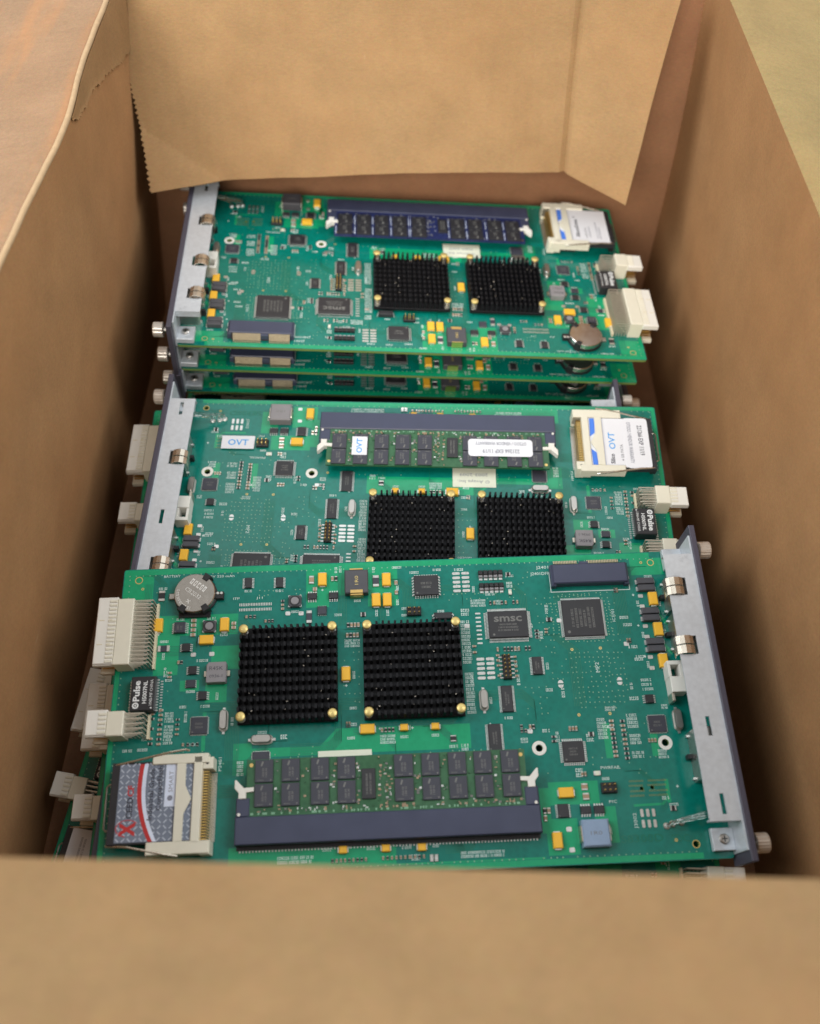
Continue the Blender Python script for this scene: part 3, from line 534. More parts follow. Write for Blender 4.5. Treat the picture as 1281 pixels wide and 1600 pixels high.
d = part('power_inductor', m_, -28.4, 48.3, label='dark grey square inductor with gold end tabs'); kid(d, 'marking', mk, stuff=True)
for who, kk, lb_ in (('C', 'indreflect', 'dark inductor with pale blue reflection painted on, silver end clips'), ('B', 'indgrey', 'grey inductor with silver end clips'), ('A', 'ferrite', 'dark inductor with silver end clips')):  # same dark glossy part; the blue body colour paints its reflection
    m_ = MB().cbox(0, 0, 12, 11.4, .4, 5.8, kk, .7).box(-6.6, -5.2, -3.4, 3.4, .1, 4.8, 'spring', .3).box(5.2, 6.6, -3.4, 3.4, .1, 4.8, 'spring', .3)
    mk = MB(); mk.text('1R0', 0, 0, 5.82, 2.2, 'mark', 0, 5)
    d = part('power_inductor', m_, 73.2, -73.2, label=lb_, on=who); kid(d, 'marking', mk, stuff=True)
def coil():
    m_ = MB().cbox(0, 0, 6.2, 5.8, .1, 2.4, 'ferrite', .4).ring(0, 0, 2.42, 2.0, 2.7, 'black', 20).cyl(0, 0, 2.2, 2.7, 1.9, 'indgrey', 18)
    for s_ in (-1, 1):
        for t_ in (-1, 1): m_.box(*sorted((s_*2.3, s_*3.2)), *sorted((t_*2.1, t_*3.0)), .05, 2.1, 'tin')
    return m_.mesh('wound_coil')
cm = coil(); part('wound_coil', cm, -99.3, 28.9); part('wound_coil', cm, -58.5, 40.2)
fm = MB().cbox(0, 0, 8.2, 3.1, .2, 3, 'ferrite', .25); fm.box(-4.8, -4.1, -1.1, 1.1, .05, .9, 'tin').box(4.1, 4.8, -1.1, 1.1, .05, .9, 'tin'); fm = fm.mesh('ferrite_bead')
for v_ in (42.4, 26.8, 11.3):
    for s_ in (-1, 1): part('ferrite_bead', fm, 113.5, v_+s_*1.8)
# resistor networks / jumpers / headers
for v_ in (51.2, 44.5):
    m_ = MB()
    for i in range(5): m_.cbox(-4.9+i*2.45, .6, 2.2, 2.2, .2, 2.0, 'black', .2).cbox(-4.9+i*2.45, -1.1, 2.0, 1.4, .1, 1.4, 'indgrey', .2).cbox(-4.9+i*2.45, -2.4, 1.7, 1.1, .05, .4, 'lead')
    part('resistor_network', m_, 37.4, v_, stuff=True)
def header(nx, ny, p, z, base='black', pin='gold'):
    m_ = MB().cbox(0, 0, nx*p, ny*p, .1, 2.0, base, .3)
    for i in range(nx):
        for j in range(ny):
            a, c = (i-(nx-1)/2)*p, (j-(ny-1)/2)*p
            m_.cbox(a, c, .6, .6, 2.0, z, pin, .15)
    return m_
m_ = header(2, 6, 2.0, 4.6)
for j in range(6):
    for s_ in (-1, 1): m_.box(*sorted((s_*2, s_*3.6)), -5.3+j*2, -4.7+j*2, .05, .4, 'tin')
part('pin_header', m_, 41.4, 3.6, stuff=True)
part('pin_header', header(3, 2, 2.2, 4.2), -1.1, 33, stuff=True); part('pin_header', header(3, 2, 2.3, 4.4), 82.2, -53.8, stuff=True)
# heat sinks
HS = 46.0; m_ = MB().cbox(0, 0, HS, HS, 1.6, 3.4, 'heat', .3); rh = random.Random(4)
pn = MB()
for i in range(16):
    for j in range(11):
        a, c = -HS/2+.9+i*(HS-1.8)/15, -HS/2+1.5+j*(HS-3.0)/10
        if abs(a) > 17.5 and abs(c) > 17.5: continue
        dx, dy = rh.uniform(-.08, .08), rh.uniform(-.08, .08)
        pn.add([(a-.62, c-1.25, 3.3), (a+.62, c-1.25, 3.3), (a+.62, c+1.25, 3.3), (a-.62, c+1.25, 3.3), (a-.5+dx, c-1.05+dy, 9), (a+.5+dx, c-1.05+dy, 9), (a+.5+dx, c+1.05+dy, 9), (a-.5+dx, c+1.05+dy, 9)], [[0, 1, 5, 4], [1, 2, 6, 5], [2, 3, 7, 6], [3, 0, 4, 7], [4, 5, 6, 7]], 'heat')
for k in range(16):
    a, c, q = rh.uniform(-21, 21), rh.uniform(-21, 21), rh.uniform(.12, .3); pn.box(a-q, a+q, c-q*.6, c+q*.6, 8.9, 9.1, 'dust_glint')  # pale specks on the fins: dust, and glints painted as colour
hb, hp = m_.mesh('heat_sink'), pn.mesh('cooling_fin')
pp = MB().cyl(0, 0, 8.7, 9.8, 2.2, 'goldsoft', 18, .35).cyl(0, 0, 3, 8.7, .9, 'goldsoft', 10)
sp = [(1.6*math.cos(t_*.5), 1.6*math.sin(t_*.5), 3.6+5*t_/50) for t_ in range(51)]; pp.tube(sp, .28, 'steel', 5); ppm = pp.mesh('push_pin', True)
for cx in (-61.0, -2.9):
    d = part('heat_sink', hb, cx, 3.6); kid(d, 'cooling_fin', hp, stuff=True)
    for a in (-20.8, 20.8):
        for c in (-20.8, 20.8): kid(d, 'push_pin', ppm, a, c)
# coin cell
m_ = MB().prism([(10.6*math.cos(a*math.pi/8+.2), 10.2*math.sin(a*math.pi/8+.2)) for a in range(16)], .1, 1.9, 'black').box(-7.6, 7.6, -11.2, 0, .1, 1.4, 'black')
for a in (55, 235, 305): m_.prism([(q*math.cos(math.radians(a+o)), q*math.sin(math.radians(a+o))) for q, o in ((7.9, -10), (11.4, -10), (11.4, 10), (7.9, 10))], .1, 5.5, 'black', .3)
m_.box(9.6, 13.6, -2.6, 1.2, .1, 2.6, 'black', .3).box(-13, -9.6, -1.6, 1.4, .1, 1.6, 'steel', .3).cyl(10.8, .3, 2.5, 2.9, .8, 'tin', 10, .2).cyl(12.6, .3, 2.5, 2.9, .8, 'tin', 10, .2)
d = part('battery_holder', m_, -106.8, 45.2)
c_ = MB().cyl(0, 0, 1.9, 5.0, 9.9, 'cell', 40, .35); kid(d, 'coin_cell_battery', c_)
mk = MB(); q = -.62
mk.text('CR2032', -.6, -.1, 5.02, 3.0, 'cellmark', q, 9); mk.text('+', -2.8, -4.2, 5.02, 5, 'cellmark', q+.78); mk.scribble(1.8, 3.8, 9, 3, 5.02, 'cellmark', q, rm)
for i in range(11):
    a = math.radians(170+i*9); mk.scribble(8.0*math.cos(a), 8.0*math.sin(a), 1.0, 1.2, 5.02, 'cellmark', a+R90, rm)
kid(d, 'engraving', mk, stuff=True, on='C')
# right-angle edge connectors
def connector(v0, v1, teeth):
    L = v1-v0; m_ = MB()
    m_.box(-4.0, 3.6, -L/2, L/2, -.6, 10.9, 'ivory', .4)
    up = MB().box(-13.2, -4.0, -L/2+.6, L/2+.9, 7.4, 10.7, 'white', .35).box(-13.4, -4.0, -L/2+.1, -L/2+1.3, 7.0, 9.6, 'white', .2)
    n = max(4, int(L/2))
    for i in range(n): up.box(-7.6, -4.0, -L/2+1.2+i*(L-1.0)/n, -L/2+2.3+i*(L-1.0)/n, 10.6, 11.15, 'ivory', .15)
    for t_ in teeth: up.box(-12, -9.4, t_-.2, t_+.2, 10.6, 10.85, 'ivory2').box(-7.4, -5.6, t_-.2, t_+.2, 11.1, 11.3, 'ivory2')
    lo = MB().box(-12.6, -4.0, -L/2-.4, L/2-.4, -4.6, -1.8, 'ivory', .3)
    gp = MB()
    for i in range(n*1):
        for z_ in (.2, 2.6, 5.0): gp.box(-11, -3.9, -L/2+1.3+i*(L-1.0)/n, -L/2+1.9+i*(L-1.0)/n, z_, z_+.6, 'gold')
    pn = MB(); nn = int(L/1.9)
    for i in range(nn):
        a = -L/2+L*(i+.5)/nn
        for j in range(5): 
            z_ = 1.8+j*2.0; ux = 5.2+j*1.75
            pn.box(3.5, ux+.3, a-.24, a+.24, z_-.2, z_+.2, 'pinbeige'); pn.box(ux-.3, ux+.3, a-.24, a+.24, 0, z_-.2, 'pinbeige')
    pn.box(12.3, 13.4, -L/2, L/2, .05, 2.2, 'ivory2')
    d = part('edge_connector', m_, -137.4, (v0+v1)/2); kid(d, 'upper_jaw', up, stuff=True); kid(d, 'lower_jaw', lo); kid(d, 'gold_contact', gp, stuff=True); kid(d, 'solder_pin', pn, stuff=True)
connector(8.8, 41.2, (-6.2, 5.6)); connector(-24.0, -12.8, ())
# socket for a mezzanine card
m_ = MB().box(-18.4, 18.4, -4.2, 6.0, .1, 5.0, 'socket', .5).box(-19.2, -16.8, -5.0, 6.2, .1, 3.8, 'socket', .3).box(16.8, 19.2, -5.0, 6.2, .1, 3.8, 'socket', .3).box(-4.4, 0, 5.0, 7.4, .1, 4.2, 'socket', .2)
d = part('mezzanine_socket', m_, 86, 47.6)
g = MB().add([(-17, 6.05, 4.3), (17, 6.05, 4.3), (17, 7.7, .5), (-17, 7.7, .5)], [[0, 1, 2, 3]], 'black')
for i in range(41):
    a = -16.4+i*.8
    if -4.6 < a < .2: continue
    g.add([(a-.22, 6.15, 4.4), (a+.22, 6.15, 4.4), (a+.22, 8.0, .7), (a-.22, 8.0, .7)], [[0, 1, 2, 3]], 'contact'); g.box(a-.22, a+.22, 7.9, 9.4, .05, .6, 'contact')
kid(d, 'gold_contact', g, stuff=True)
# memory socket
m_ = MB().box(-66.2, 66.2, -6, 5.6, .1, 7.6, 'socket', .4).box(-66, -60, 5.6, 13.6, .1, 7.2, 'socket', .4).box(60, 66, 5.6, 13.6, .1, 7.2, 'socket', .4)
m_.box(-66, 66, -7.6, -6, .1, 1.6, 'black')
for s_ in (-1, 1): m_.cyl(s_*64.6, 6.6, 7.1, 7.6, .7, 'white', 10)
d = part('memory_socket', m_, -16.6, -66.2, ext=[(-80, -64), (45, -64), (-16, -64)])
g = MB()
for i in range(92): g.box(-65+i*1.42, -64.4+i*1.42, -8.4, -7.4, .05, .5, 'lead')
for i in range(60): g.box(-64.5+i*2.18, -63.3+i*2.18, -7.65, -7.5, .5, 1.4, 'mark')
kid(d, 'pin_row', g, stuff=True)
lt = MB().prism([(-2.0, 0), (1.3, 0), (1.3, 2.6), (4.6, 2.9), (4.6, 4.8), (.2, 4.6), (-3.2, 8.2), (-3.8, 8.0), (-3.8, 4.6), (-2.0, 2.4)], 4.6, 7.8, 'white', .25)
kid(d, 'latch', lt, -63, 13.2)
lt = MB().prism([(-x, y) for x, y in [(-2.0, 0), (1.3, 0), (1.3, 2.6), (4.6, 2.9), (4.6, 4.8), (.2, 4.6), (-3.2, 8.2), (-3.8, 8.0), (-3.8, 4.6), (-2.0, 2.4)]][::-1], 4.6, 7.8, 'white', .25)
kid(d, 'latch', lt, 63, 13.2)
# memory modules
CU = [-70.6, -58.9, -46.0, -34.3, -9.2, 2.6, 14.4, 25.9, 38.0]
for who in ('green', 'blue'):
    base = 'dimm' if who == 'green' else 'dimmblue'
    m_ = MB().box(-78.2, 44.9, -60.5, -34.9, 5.6, 6.9, base); m_.disc(43.2, -37.3, 6.93, .9, 'gold', 10); m_.disc(-76.4, -37.3, 6.93, .9, 'gold', 10)
    d = part('memory_module', m_, 0, -1.3, on='BC' if who == 'green' else 'A', ext=[(-70, -45), (38, -45), (0, -45)], label=None if who == 'green' else 'blue memory module')
    rr = random.Random(31)
    ck = MB().cbox(0, 0, 7.9 if who == 'green' else 9.3, 9.7 if who == 'green' else 9.2, 0, 1.15, 'chipgrey' if who == 'green' else 'chip', .12)
    ck.scribble(-.4, -.6, 4.2, .8, 1.17, 'mark', R90, rr); ck.scribble(.9, -.6, 4.2, .8, 1.17, 'mark', R90, rr); ck.disc(2.9, -3.9, 1.17, .35, 'mark', 8); ck.scribble(-1.4, -4.0, 2.8, .5, 1.17, 'mark', 0, rr); ck.prism([(-1.6, 2.2), (-.9, 2.0), (-.2, 4.0), (-.9, 4.2)], 1.15, 1.17, 'mark')
    ckm = ck.mesh('memory_chip')
    for cu in CU:
        for cv in (-40.2, -50.6): kid(d, 'memory_chip', ckm, cu, cv)
    ckr = MB().cbox(0, 0, 6, 13, 6.9, 8.0, 'chip', .12); ckr.scribble(-.8, 0, 9, .8, 8.02, 'mark', R90, rr); ckr.scribble(.8, 0, 9, .8, 8.02, 'mark', R90, rr)
    kid(d, 'register_chip', ckr, -24.6, -47.4)
    sm = MB()
    for k in range(240):
        z_ = rr.choice(('row', 'gap', 'mid'))
        if z_ == 'row': a, c = rr.uniform(-76, 43), rr.choice((-56.6, -57.4))
        elif z_ == 'gap': a, c = rr.choice([(CU[i]+CU[i+1])/2 for i in (0, 1, 2, 4, 5, 6, 7)])+rr.uniform(-1.2, 1.2), rr.uniform(-56, -36)
        else: a, c = rr.choice((-29.2, -19.5, -17, -15))+rr.uniform(-.6, .6), rr.uniform(-56, -36)
        if who == 'green': sm.cbox(a, c, rr.choice((.5, 1.1)), rr.choice((.5, .9)), 6.9, 7.3, rr.choice(('tan', 'lead', 'mark', 'tan', 'dimm')))
        elif rr.random() < .3: sm.cbox(a, c, .8, .6, 6.9, 7.2, rr.choice(('mark', 'mark', 'lead')))
    if who == 'blue':
        for cu in CU:
            for cv in (-45.4, -56): sm.tube([(cu-4.4, cv+1.4, 6.95), (cu-3.2, cv, 6.95), (cu+3.2, cv, 6.95), (cu+4.4, cv+1.4, 6.95)], .28, 'bluewhite', 4); sm.box(cu+5.6, cu+5.95, cv+1.5, cv+9, 6.9, 7.0, 'bluewhite')
    else:
        for k in range(60): x_ = rr.uniform(-77, 43); sm.cbox(x_, -58.2, .7, .9, 6.9, 7.0, 'via')
    kid(d, 'small_component', sm, stuff=True)
    if who == 'green':
        st = MB().box(22.4, 30.8, -53.4, -41.0, 8.06, 8.16, 'label'); st.text('OVT', 26.8, -47.2, 8.19, 4.4, 'cyan', -R90, 9.8, bold=.02)
        kid(d, 'sticker', st, on='B', stuff=True, label='white sticker with blue OVT print')
        st = MB().prism(rpoly(-69.2, -33.4, -53.2, -41.6, 2, 5), 8.06, 8.16, 'label'); st.text('221266 EXP 11/19', -51.6, -45.0, 8.19, 3.6, 'inkgrey', 0, 20.5, bold=.02); st.text('OTSOO / VENDOR WARRANTY', -51.6, -50.2, 8.19, 3.0, 'inkgrey', 0, 28.5, bold=.02)
        kid(d, 'sticker', st, on='B', stuff=True, label='rounded white warranty sticker')
# stickers on the board
st = MB().box(-47.4, -23, -38, -32.2, .1, .2, 'cream'); part('sticker', st, on='C', ext=[(-35, -33)])
for who, w in (('B', 1), ('A', 0)):
    st = MB().box(-49, -25, -40, -27.4, .1, .2, 'cream'); st.text('© Avaya Inc.', -36.6, -31.0 if who == 'B' else -31, .23, 2.8, 'inkgrey', 0, 18); st.text('2003-2009', -36.8, -35.6, .23, 2.8, 'inkgrey', 0, 15.6)
    part('sticker', st, on=who, stuff=True, ext=[(-36, -33)])
st = MB().box(86.8, 105.4, -58.8, -49.9, 1.0, 1.1, 'label'); st.text('OVT', 96, -54.4, 1.13, 5.6, 'cyan', math.pi, 11.6, bold=.015); part('sticker', st, on='B', stuff=True, ext=[(96, -54)], label='white sticker with blue OVT print')
# memory-card socket and cards
fr = MB()
fr.box(-119.4, -95, -38.6, -34.4, 5.2, 10.3, 'ivory', .3).box(-119.8, -93, -76.4, -71.2, 3.2, 10.3, 'ivory', .3)
fr.prism([(-108.4, -38.6), (-104.6, -38.6), (-104.4, -48), (-101.6, -53.8), (-104.6, -60), (-104.6, -71.2), (-108.4, -71.2)][::-1], 9.7, 10.4, 'ivory')
fr.box(-101.2, -97.4, -72, -35.6, 2, 10.3, 'ivory', .3)
for y0, y1 in ((-41.2, -36), (-76.8, -71.2)): fr.box(-97.4, -92.8, y0, y1, 1, 9.6, 'ivory', .3); fr.cyl(-95.4, (y0+y1)/2, 9.55, 9.65, .65, 'hole', 10)
for x_ in (-118, -108, -97): fr.box(x_-1.2, x_+1.2, -76.2, -73.4, 0, 3.4, 'ivory2')
fr.box(-112, -97.4, -72, -38, 1.0, 3.0, 'black')
d = part('card_socket', fr, 0, 1.4, ext=[(-135, -40), (-135, -70), (-95, -55)], stuff=True)
g = MB()
for i in range(25): a = -70.4+i*1.18; g.box(-97.5, -95.2, a-.27, a+.27, 6.8, 7.5, 'gold'); g.box(-95.4, -94.8, a-.27, a+.27, 1.2, 7.5, 'gold')
g.box(-97.5, -95.7, -71, -41.4, 1, 5.6, 'black')
for i in range(50): a = -70.6+i*.59; g.box(-95, -92.4, a-.17, a+.17, .05, .7, 'tin')
kid(d, 'gold_contact', g, stuff=True)
w_ = MB(); w_.tube([(-136.8, -38.2, 8.6), (-128, -36.8, 9.8), (-112, -33.6, 10.6), (-105, -32.6, 10.4), (-103.6, -33.0, 9.6)], .5, 'spring'); kid(d, 'spring_wire', w_)
w_ = MB(); w_.tube([(-137.2, -71.8, 7.6), (-128, -72.6, 9.4), (-112, -76.2, 10.6), (-106, -77.2, 10.2)], .5, 'spring'); kid(d, 'spring_wire', w_)
w_ = MB(); w_.tube([(-135.4, -45.4, 4.6), (-139, -45.6, 4.4), (-140, -46.6, 4.2), (-140, -64, 3.8), (-139.2, -65, 3.8), (-135.4, -65.2, 3.8)], .45, 'steel'); kid(d, 'eject_wire', w_)
body = MB().box(-137.0, -101, -71.6, -37.2, 5.6, 9.2, 'chip', .15).box(-137.4, -134.4, -70.6, -38.4, 2.2, 5.6, 'black')
cards = {}
for who in 'ABC':
    d = part('memory_card', body, 0, 1.4, on=who, ext=[(-135, -40), (-135, -70)], label={'A': 'memory card with clean white label', 'B': 'memory card with two white stickers', 'C': 'memory card printed in red and grey tread plate pattern'}[who])
    lb = MB(); z_ = 9.24
    if who == 'C':
        lb.rect(-133.6, -101.2, -70.8, -38, z_, 'plate'); rr = random.Random(2); z1 = z_+.015
        nx, ny = 13, 14
        for i in range(nx):
            for j in range(ny):
                x_, y_ = -132.4+i*2.5, -69.8+j*2.42; a = math.radians(45 if (i+j) % 2 else 135)
                if x_ > -102: continue
                dx, dy = .95*math.cos(a), .95*math.sin(a); px_, py_ = -dy*.27, dx*.27
                lb.add([(x_-dx-px_, y_-dy-py_, z1), (x_+dx-px_, y_+dy-py_, z1), (x_+dx+px_, y_+dy+py_, z1), (x_-dx+px_, y_-dy+py_, z1)], [[0, 1, 2, 3]], 'dash')
        def arc(o, w, k, z):
            pts = []
            for i in range(17):
                y_ = -70.8+i*32.8/16; pts.append((-125.4+o+((y_+48)/22.8)**2*6.2*(1 if y_ < -48 else .5), y_))
            for a, b2 in zip(pts, pts[1:]): lb.add([(a[0], a[1], z), (a[0]+w, a[1], z), (b2[0]+w, b2[1], z), (b2[0], b2[1], z)], [[0, 1, 2, 3]], k)
        arc(0, 1.9, 'red', z1+.02); arc(1.9, 1.7, 'bluewhite', z1+.025)
        lb.text('CEED', -128.2, -56.6, z1+.02, 3.6, 'ink', R90, 9.0, bold=.03); lb.text('CF', -128.2, -49.4, z1+.02, 3.6, 'red', R90, 4.8, bold=.03)
        lb.text('X', -128.6, -65.4, z1+.03, 8.4, 'red', R90, 6.0, bold=.06)
        sw = [(-128.4+4.9*math.cos(t_*.33+.6)*1.0, -65+3.4*math.sin(t_*.33+.6), z1+.03) for t_ in range(13)]; lb.tube(sw, .22, 'red', 4)
        lb.text('Industrial Grade', -119.4, -51, z1+.03, 3.0, 'ink', R90, 22, bold=.02); lb.text('CompactFlash', -115.9, -48.6, z1+.03, 3.0, 'ink', R90, 19, bold=.02)
        lb.rect(-113.4, -108.6, -56.6, -38.6, z1+.02, 'bluewhite'); lb.text('SMART', -111, -46, z1+.04, 2.6, 'inkgrey', R90, 9); lb.prism(circ(-111, -53, 1.2, 10), z1+.02, z1+.05, 'inkgrey')
    else:
        lb.rect(-134.0, -101.2, -71, -37.8, z_, 'label'); z1 = z_+.02
        lb.poly([(-104.9, -70.8), (-102.0, -70.8), (-101.6, -58.2), (-104.4, -60.8)], z1, 'inkblue'); lb.poly([(-104.4, -47.4), (-101.6, -50), (-102.0, -38.2), (-104.9, -38.2)], z1, 'inkblue')
        lb.rect(-109.4, -108.9, -70.8, -38.2, z1, 'bluewhite')
        if who == 'A':
            lb.text('SiliconDrive', -113.4, -52.2, z1, 3.3, 'ink', -R90, 18, bold=.03); lb.text('II', -112.6, -63.6, z1, 2.4, 'ink', -R90, bold=.03)
            lb.text('4 GB PATA', -119, -47.6, z1, 2.0, 'ink', -R90, 10.5); lb.scribble(-121.4, -48.6, 11, 1.1, z1, 'inkgrey', -R90, rm); lb.scribble(-126.4, -50.6, 17, .9, z1, 'inkgrey', -R90, rm); lb.scribble(-128.2, -47.6, 12, .9, z1, 'inkgrey', -R90, rm)
        else:
            lb.text('Silico', -113.0, -43.4, z1, 3.2, 'ink', -R90, 6.6, bold=.03); lb.rect(-117, -109.8, -64, -47.4, z1+.01, 'label'); lb.text('OVT', -113.4, -55.6, z1+.03, 5.0, 'cyan', -R90, 11.4, bold=.015); lb.text('4 GB PATA', -118.6, -47.6, z1, 2.2, 'ink', -R90, 11)
            lb.prism(rpoly(-134.4, -120.6, -71.4, -37.2, 2.2, 5), z1+.02, z1+.1, 'label')
            lb.text('221266 EXP 11/19', -129.8, -56.2, z1+.13, 3.6, 'ink', R90, 20.5, bold=.015); lb.text('OTSOO / VENDOR WARRANTY', -123.8, -54.6, z1+.13, 3.0, 'inkgrey', R90, 28, bold=.015)
    kid(d, 'card_label', lb, stuff=True)
# front bracket: faceplate, flange, spring clips, screws
fp = MB().box(134.0, 136.8, -88.7, 66.0, -4, 19, 'face', .3)
d = part('faceplate', fp, always=True)
kn = MB()
def xcyl(m_, x0, x1, r, k, n, z0=8, knurl=0.0):
    ring0 = []; vs = []
    for x_ in (x0, x0+.5, x1-.5, x1):
        for i in range(n):
            a = 2*math.pi*i/n; q = r-(.4 if x_ in (x0, x1) else 0)-(knurl if i % 2 else 0); vs.append((x_, q*math.cos(a), z0+q*math.sin(a)))
    fs = [[k_*n+i, k_*n+(i+1) % n, (k_+1)*n+(i+1) % n, (k_+1)*n+i] for k_ in range(3) for i in range(n)]+[list(range(n))[::-1], list(range(3*n, 4*n))]
    m_.add(vs, fs, k)
xcyl(kn, 136, 140.4, 1.5, 'steel', 12); xcyl(kn, 136, 137.6, 2.8, 'steel', 16); xcyl(kn, 140, 146, 4.3, 'knob', 40, 8, .18); knm = kn.mesh('thumbscrew')
kid(d, 'thumbscrew', knm, 0, 57.0); kid(d, 'thumbscrew', knm, 0, -80.5)
def flange(clips, slots):
    m_ = MB(); holes = [[(119.9+.9, c-4.4), (128.2, c-4.4), (128.2, c+4.4), (119.9+.9, c+4.4)] for c in clips]+[[(125.6, c-4.3), (127.6, c-4.3), (127.6, c+4.3), (125.6, c+4.3)] for c in slots]
    holed(m_, [(119.5, -72), (133.2, -72), (133.2, 51.5), (119.5, 51.5)], holes, 16.7, 17.5, 'zinc', 'zinc')
    m_.box(133.2, 134.0, -84, 61, -.5, 17.5, 'zinc'); m_.box(119.5, 133.2, 50.7, 51.5, 13.5, 16.7, 'zinc'); m_.box(119.5, 133.2, -72, -71.2, 13.5, 16.7, 'zinc')
    for y0, y1 in ((-82.6, -73.2), (49.4, 60.0)): m_.box(123.6, 133.2, y0, y1, 1.0, 4.2, 'zinc', .25)
    return m_
FL = {'C': ([34.9, 5.9], [-31.6, -65.0]), 'A': ([-30.8, 7.4, 36], [-65]), 'B': ([-32, 33.6], [5.3, -65.2])}
clip_m = MB()
for s_ in (-1, 1):
    clip_m.strip([(127.0, 13), (127.2, 16.2), (126.2, 17.9), (124.4, 18.9), (122.2, 19.1), (120.2, 18.4), (118.9, 17.2), (118.7, 14), (119.4, 10.5)][::-1], s_*2.25-1.95, s_*2.25+1.95, .3, 'spring')
clip_me = clip_m.mesh('spring_clip')
scr = MB().cyl(0, 0, 4.1, 5.6, 2.2, 'steel', 16, .5); scr.box(-1.3, 1.3, -.25, .25, 5.55, 5.66, 'hole').box(-.25, .25, -1.3, 1.3, 5.56, 5.68, 'hole'); scr_me = scr.mesh('screw')
for who in 'CAB':
    d = part('mounting_bracket', flange(*FL[who]), always=True, on=who, stuff=True)
    for c in FL[who][0]: kid(d, 'spring_clip', clip_me, 0, c, stuff=True)
    for c in (-77.9, 54.2): kid(d, 'screw', scr_me, 128.6, c, stuff=True)
for v_, w in ((35, 17), (16, 17), (-42, 22)):
    part('jack_housing', MB().box(121.6, 133.0, -w/2, w/2, .1, 14.5, 'steel', .4).box(120.6, 121.6, -w/2+1, -w/2+2, .05, 2, 'tin').box(120.6, 121.6, w/2-2, w/2-1, .05, 2, 'tin').box(119.2, 121.6, -1, 1, .1, 4, 'black'), 0, v_, ext=[(126, v_)])
m_ = MB().box(115.6, 123, 2.6, 4.6, .1, 8, 'white', .2).box(115.6, 117, -3, 2.6, .1, 8, 'white', .2).box(121, 123, -3, 2.6, .1, 8, 'white', .2).box(115.8, 123, -10.4, -3, .1, 8.4, 'white', .3).box(115.8, 117.2, -14.2, -10.4, .1, 7, 'spring', .2)
part('mini_connector', m_, 0, -3, ext=[(119, -6)])
m_ = MB()
for i, (a, c) in enumerate(((105.6, -71.0), (108.4, -70.2), (112.4, -69.6))):
    m_.tube([(a, c, .3), (a+.2, c, 3.4), (a+3, c+1, 5.6), (121, c+2.4, 8.4), (125, c+2.8, 8.8)], 0.85, 'clear', 8); m_.cyl(a, c, .05, 1.0, 1.5, 'tin', 10, .4)
part('light_pipe', m_, 0, 0, stuff=True, ext=[(112, -69)])

# ------------------------------------------------------------------ boards placed where they lie
# rotation (board axes -> room) and centre relative to the camera, mm
POSE = {
'C': ([[0.999, -0.043, 0.013], [0.0446, 0.984, -0.1727], [-0.0054, 0.1731, 0.9849]], [4.4, 194.7, -401.3]),
'A': ([[-0.9965, 0.0322, 0.0771], [-0.0323, -0.9995, 0.0004], [0.0771, -0.0021, 0.997]], [-2.7, 457.2, -386.7]),
'B': ([[-0.9998, -0.019, 0.0047], [0.0186, -0.9965, -0.0815], [0.0062, -0.0814, 0.9967]], [-2.2, 286.8, -410.3]),
'A2': ([[-0.9966, 0.0307, 0.0771], [-0.0307, -0.9995, 0.0004], [0.0771, -0.002, 0.997]], [-4.4, 458.2, -407.0]),
'A3': ([[-0.9963, 0.0385, 0.0771], [-0.0386, -0.9993, 0.0004], [0.077, -0.0026, 0.997]], [-5.5, 458.6, -425.7]),
'A4': ([[0.9985, -0.038, 0.0385], [0.038, 0.9993, 0.0004], [-0.0385, 0.001, 0.9993]], [-2.5, 483.5, -447.0]),
'B2': ([[0.9999, -0.0166, 0.0047], [0.0169, 0.9965, -0.0815], [-0.0033, 0.0816, 0.9967]], [-11.6, 326.5, -429.0]),
'D': ([[-0.9997, -0.0183, 0.013], [0.0158, -0.9848, -0.1727], [0.016, -0.1724, 0.9849]], [-1.8, 128.7, -434.6]),
'C3': ([[0.9998, -0.0178, 0.013], [0.0198, 0.9848, -0.1727], [-0.0097, 0.1729, 0.9849]], [-9.8, 168.8, -448.3]),
'C2': ([[0.9865, 0.1635, 0.013], [-0.1588, 0.9721, -0.1727], [-0.0409, 0.1683, 0.9849]], [-26.4, 158.9, -468.3]),
}
BOARDS = [
 ('C', 'C', lambda u, v: True, 'front circuit board with a red and grey tread plate memory card at its left'),
 ('A', 'A', lambda u, v: True, 'top board of the rear stack with a blue memory module and clean white card'),
 ('B', 'B', lambda u, v: True, 'middle circuit board carrying white stickers with blue OVT print'),
 ('A2', 'A', lambda u, v: v > 40 or u > 117, 'second board down in the rear stack, only its front edge and golden socket contacts showing'),
 ('A3', 'C', lambda u, v: v > 40 or u > 117, 'third board down in the rear stack, bright green front strip just above the middle board'),
 ('A4', 'C', lambda u, v: v < -62 or u > 117, 'reversed board under the rear stack, a dark sliver with small orange capacitors showing'),
 ('B2', 'C', lambda u, v: u < -122 , 'board beneath the middle board, white connectors sticking out past its dark faceplate at left'),
 ('D', 'A', lambda u, v: u > 117 or (u < -125 and v > 0) or v > 48, 'reversed board right under the front board, its dark faceplate at lower left'),
 ('C3', 'A', lambda u, v: u < -120, 'lower left board whose small white connector touches the dark faceplate under the front board'),
 ('C2', 'A', lambda u, v: u < -115, 'lowest and most skewed board at lower left, white connector nearest the box side'),
]
def link(name, mesh, parent, u, v, rot, stuff, label):
    o = bpy.data.objects.new(name, mesh); COL.objects.link(o); o.parent = parent
    o.location = (u*S, v*S, 0); o.rotation_euler = (0, 0, rot)
    if stuff: o['kind'] = 'stuff'
    if label: o['label'] = label
    return o
CHIPZ = 6.9*S
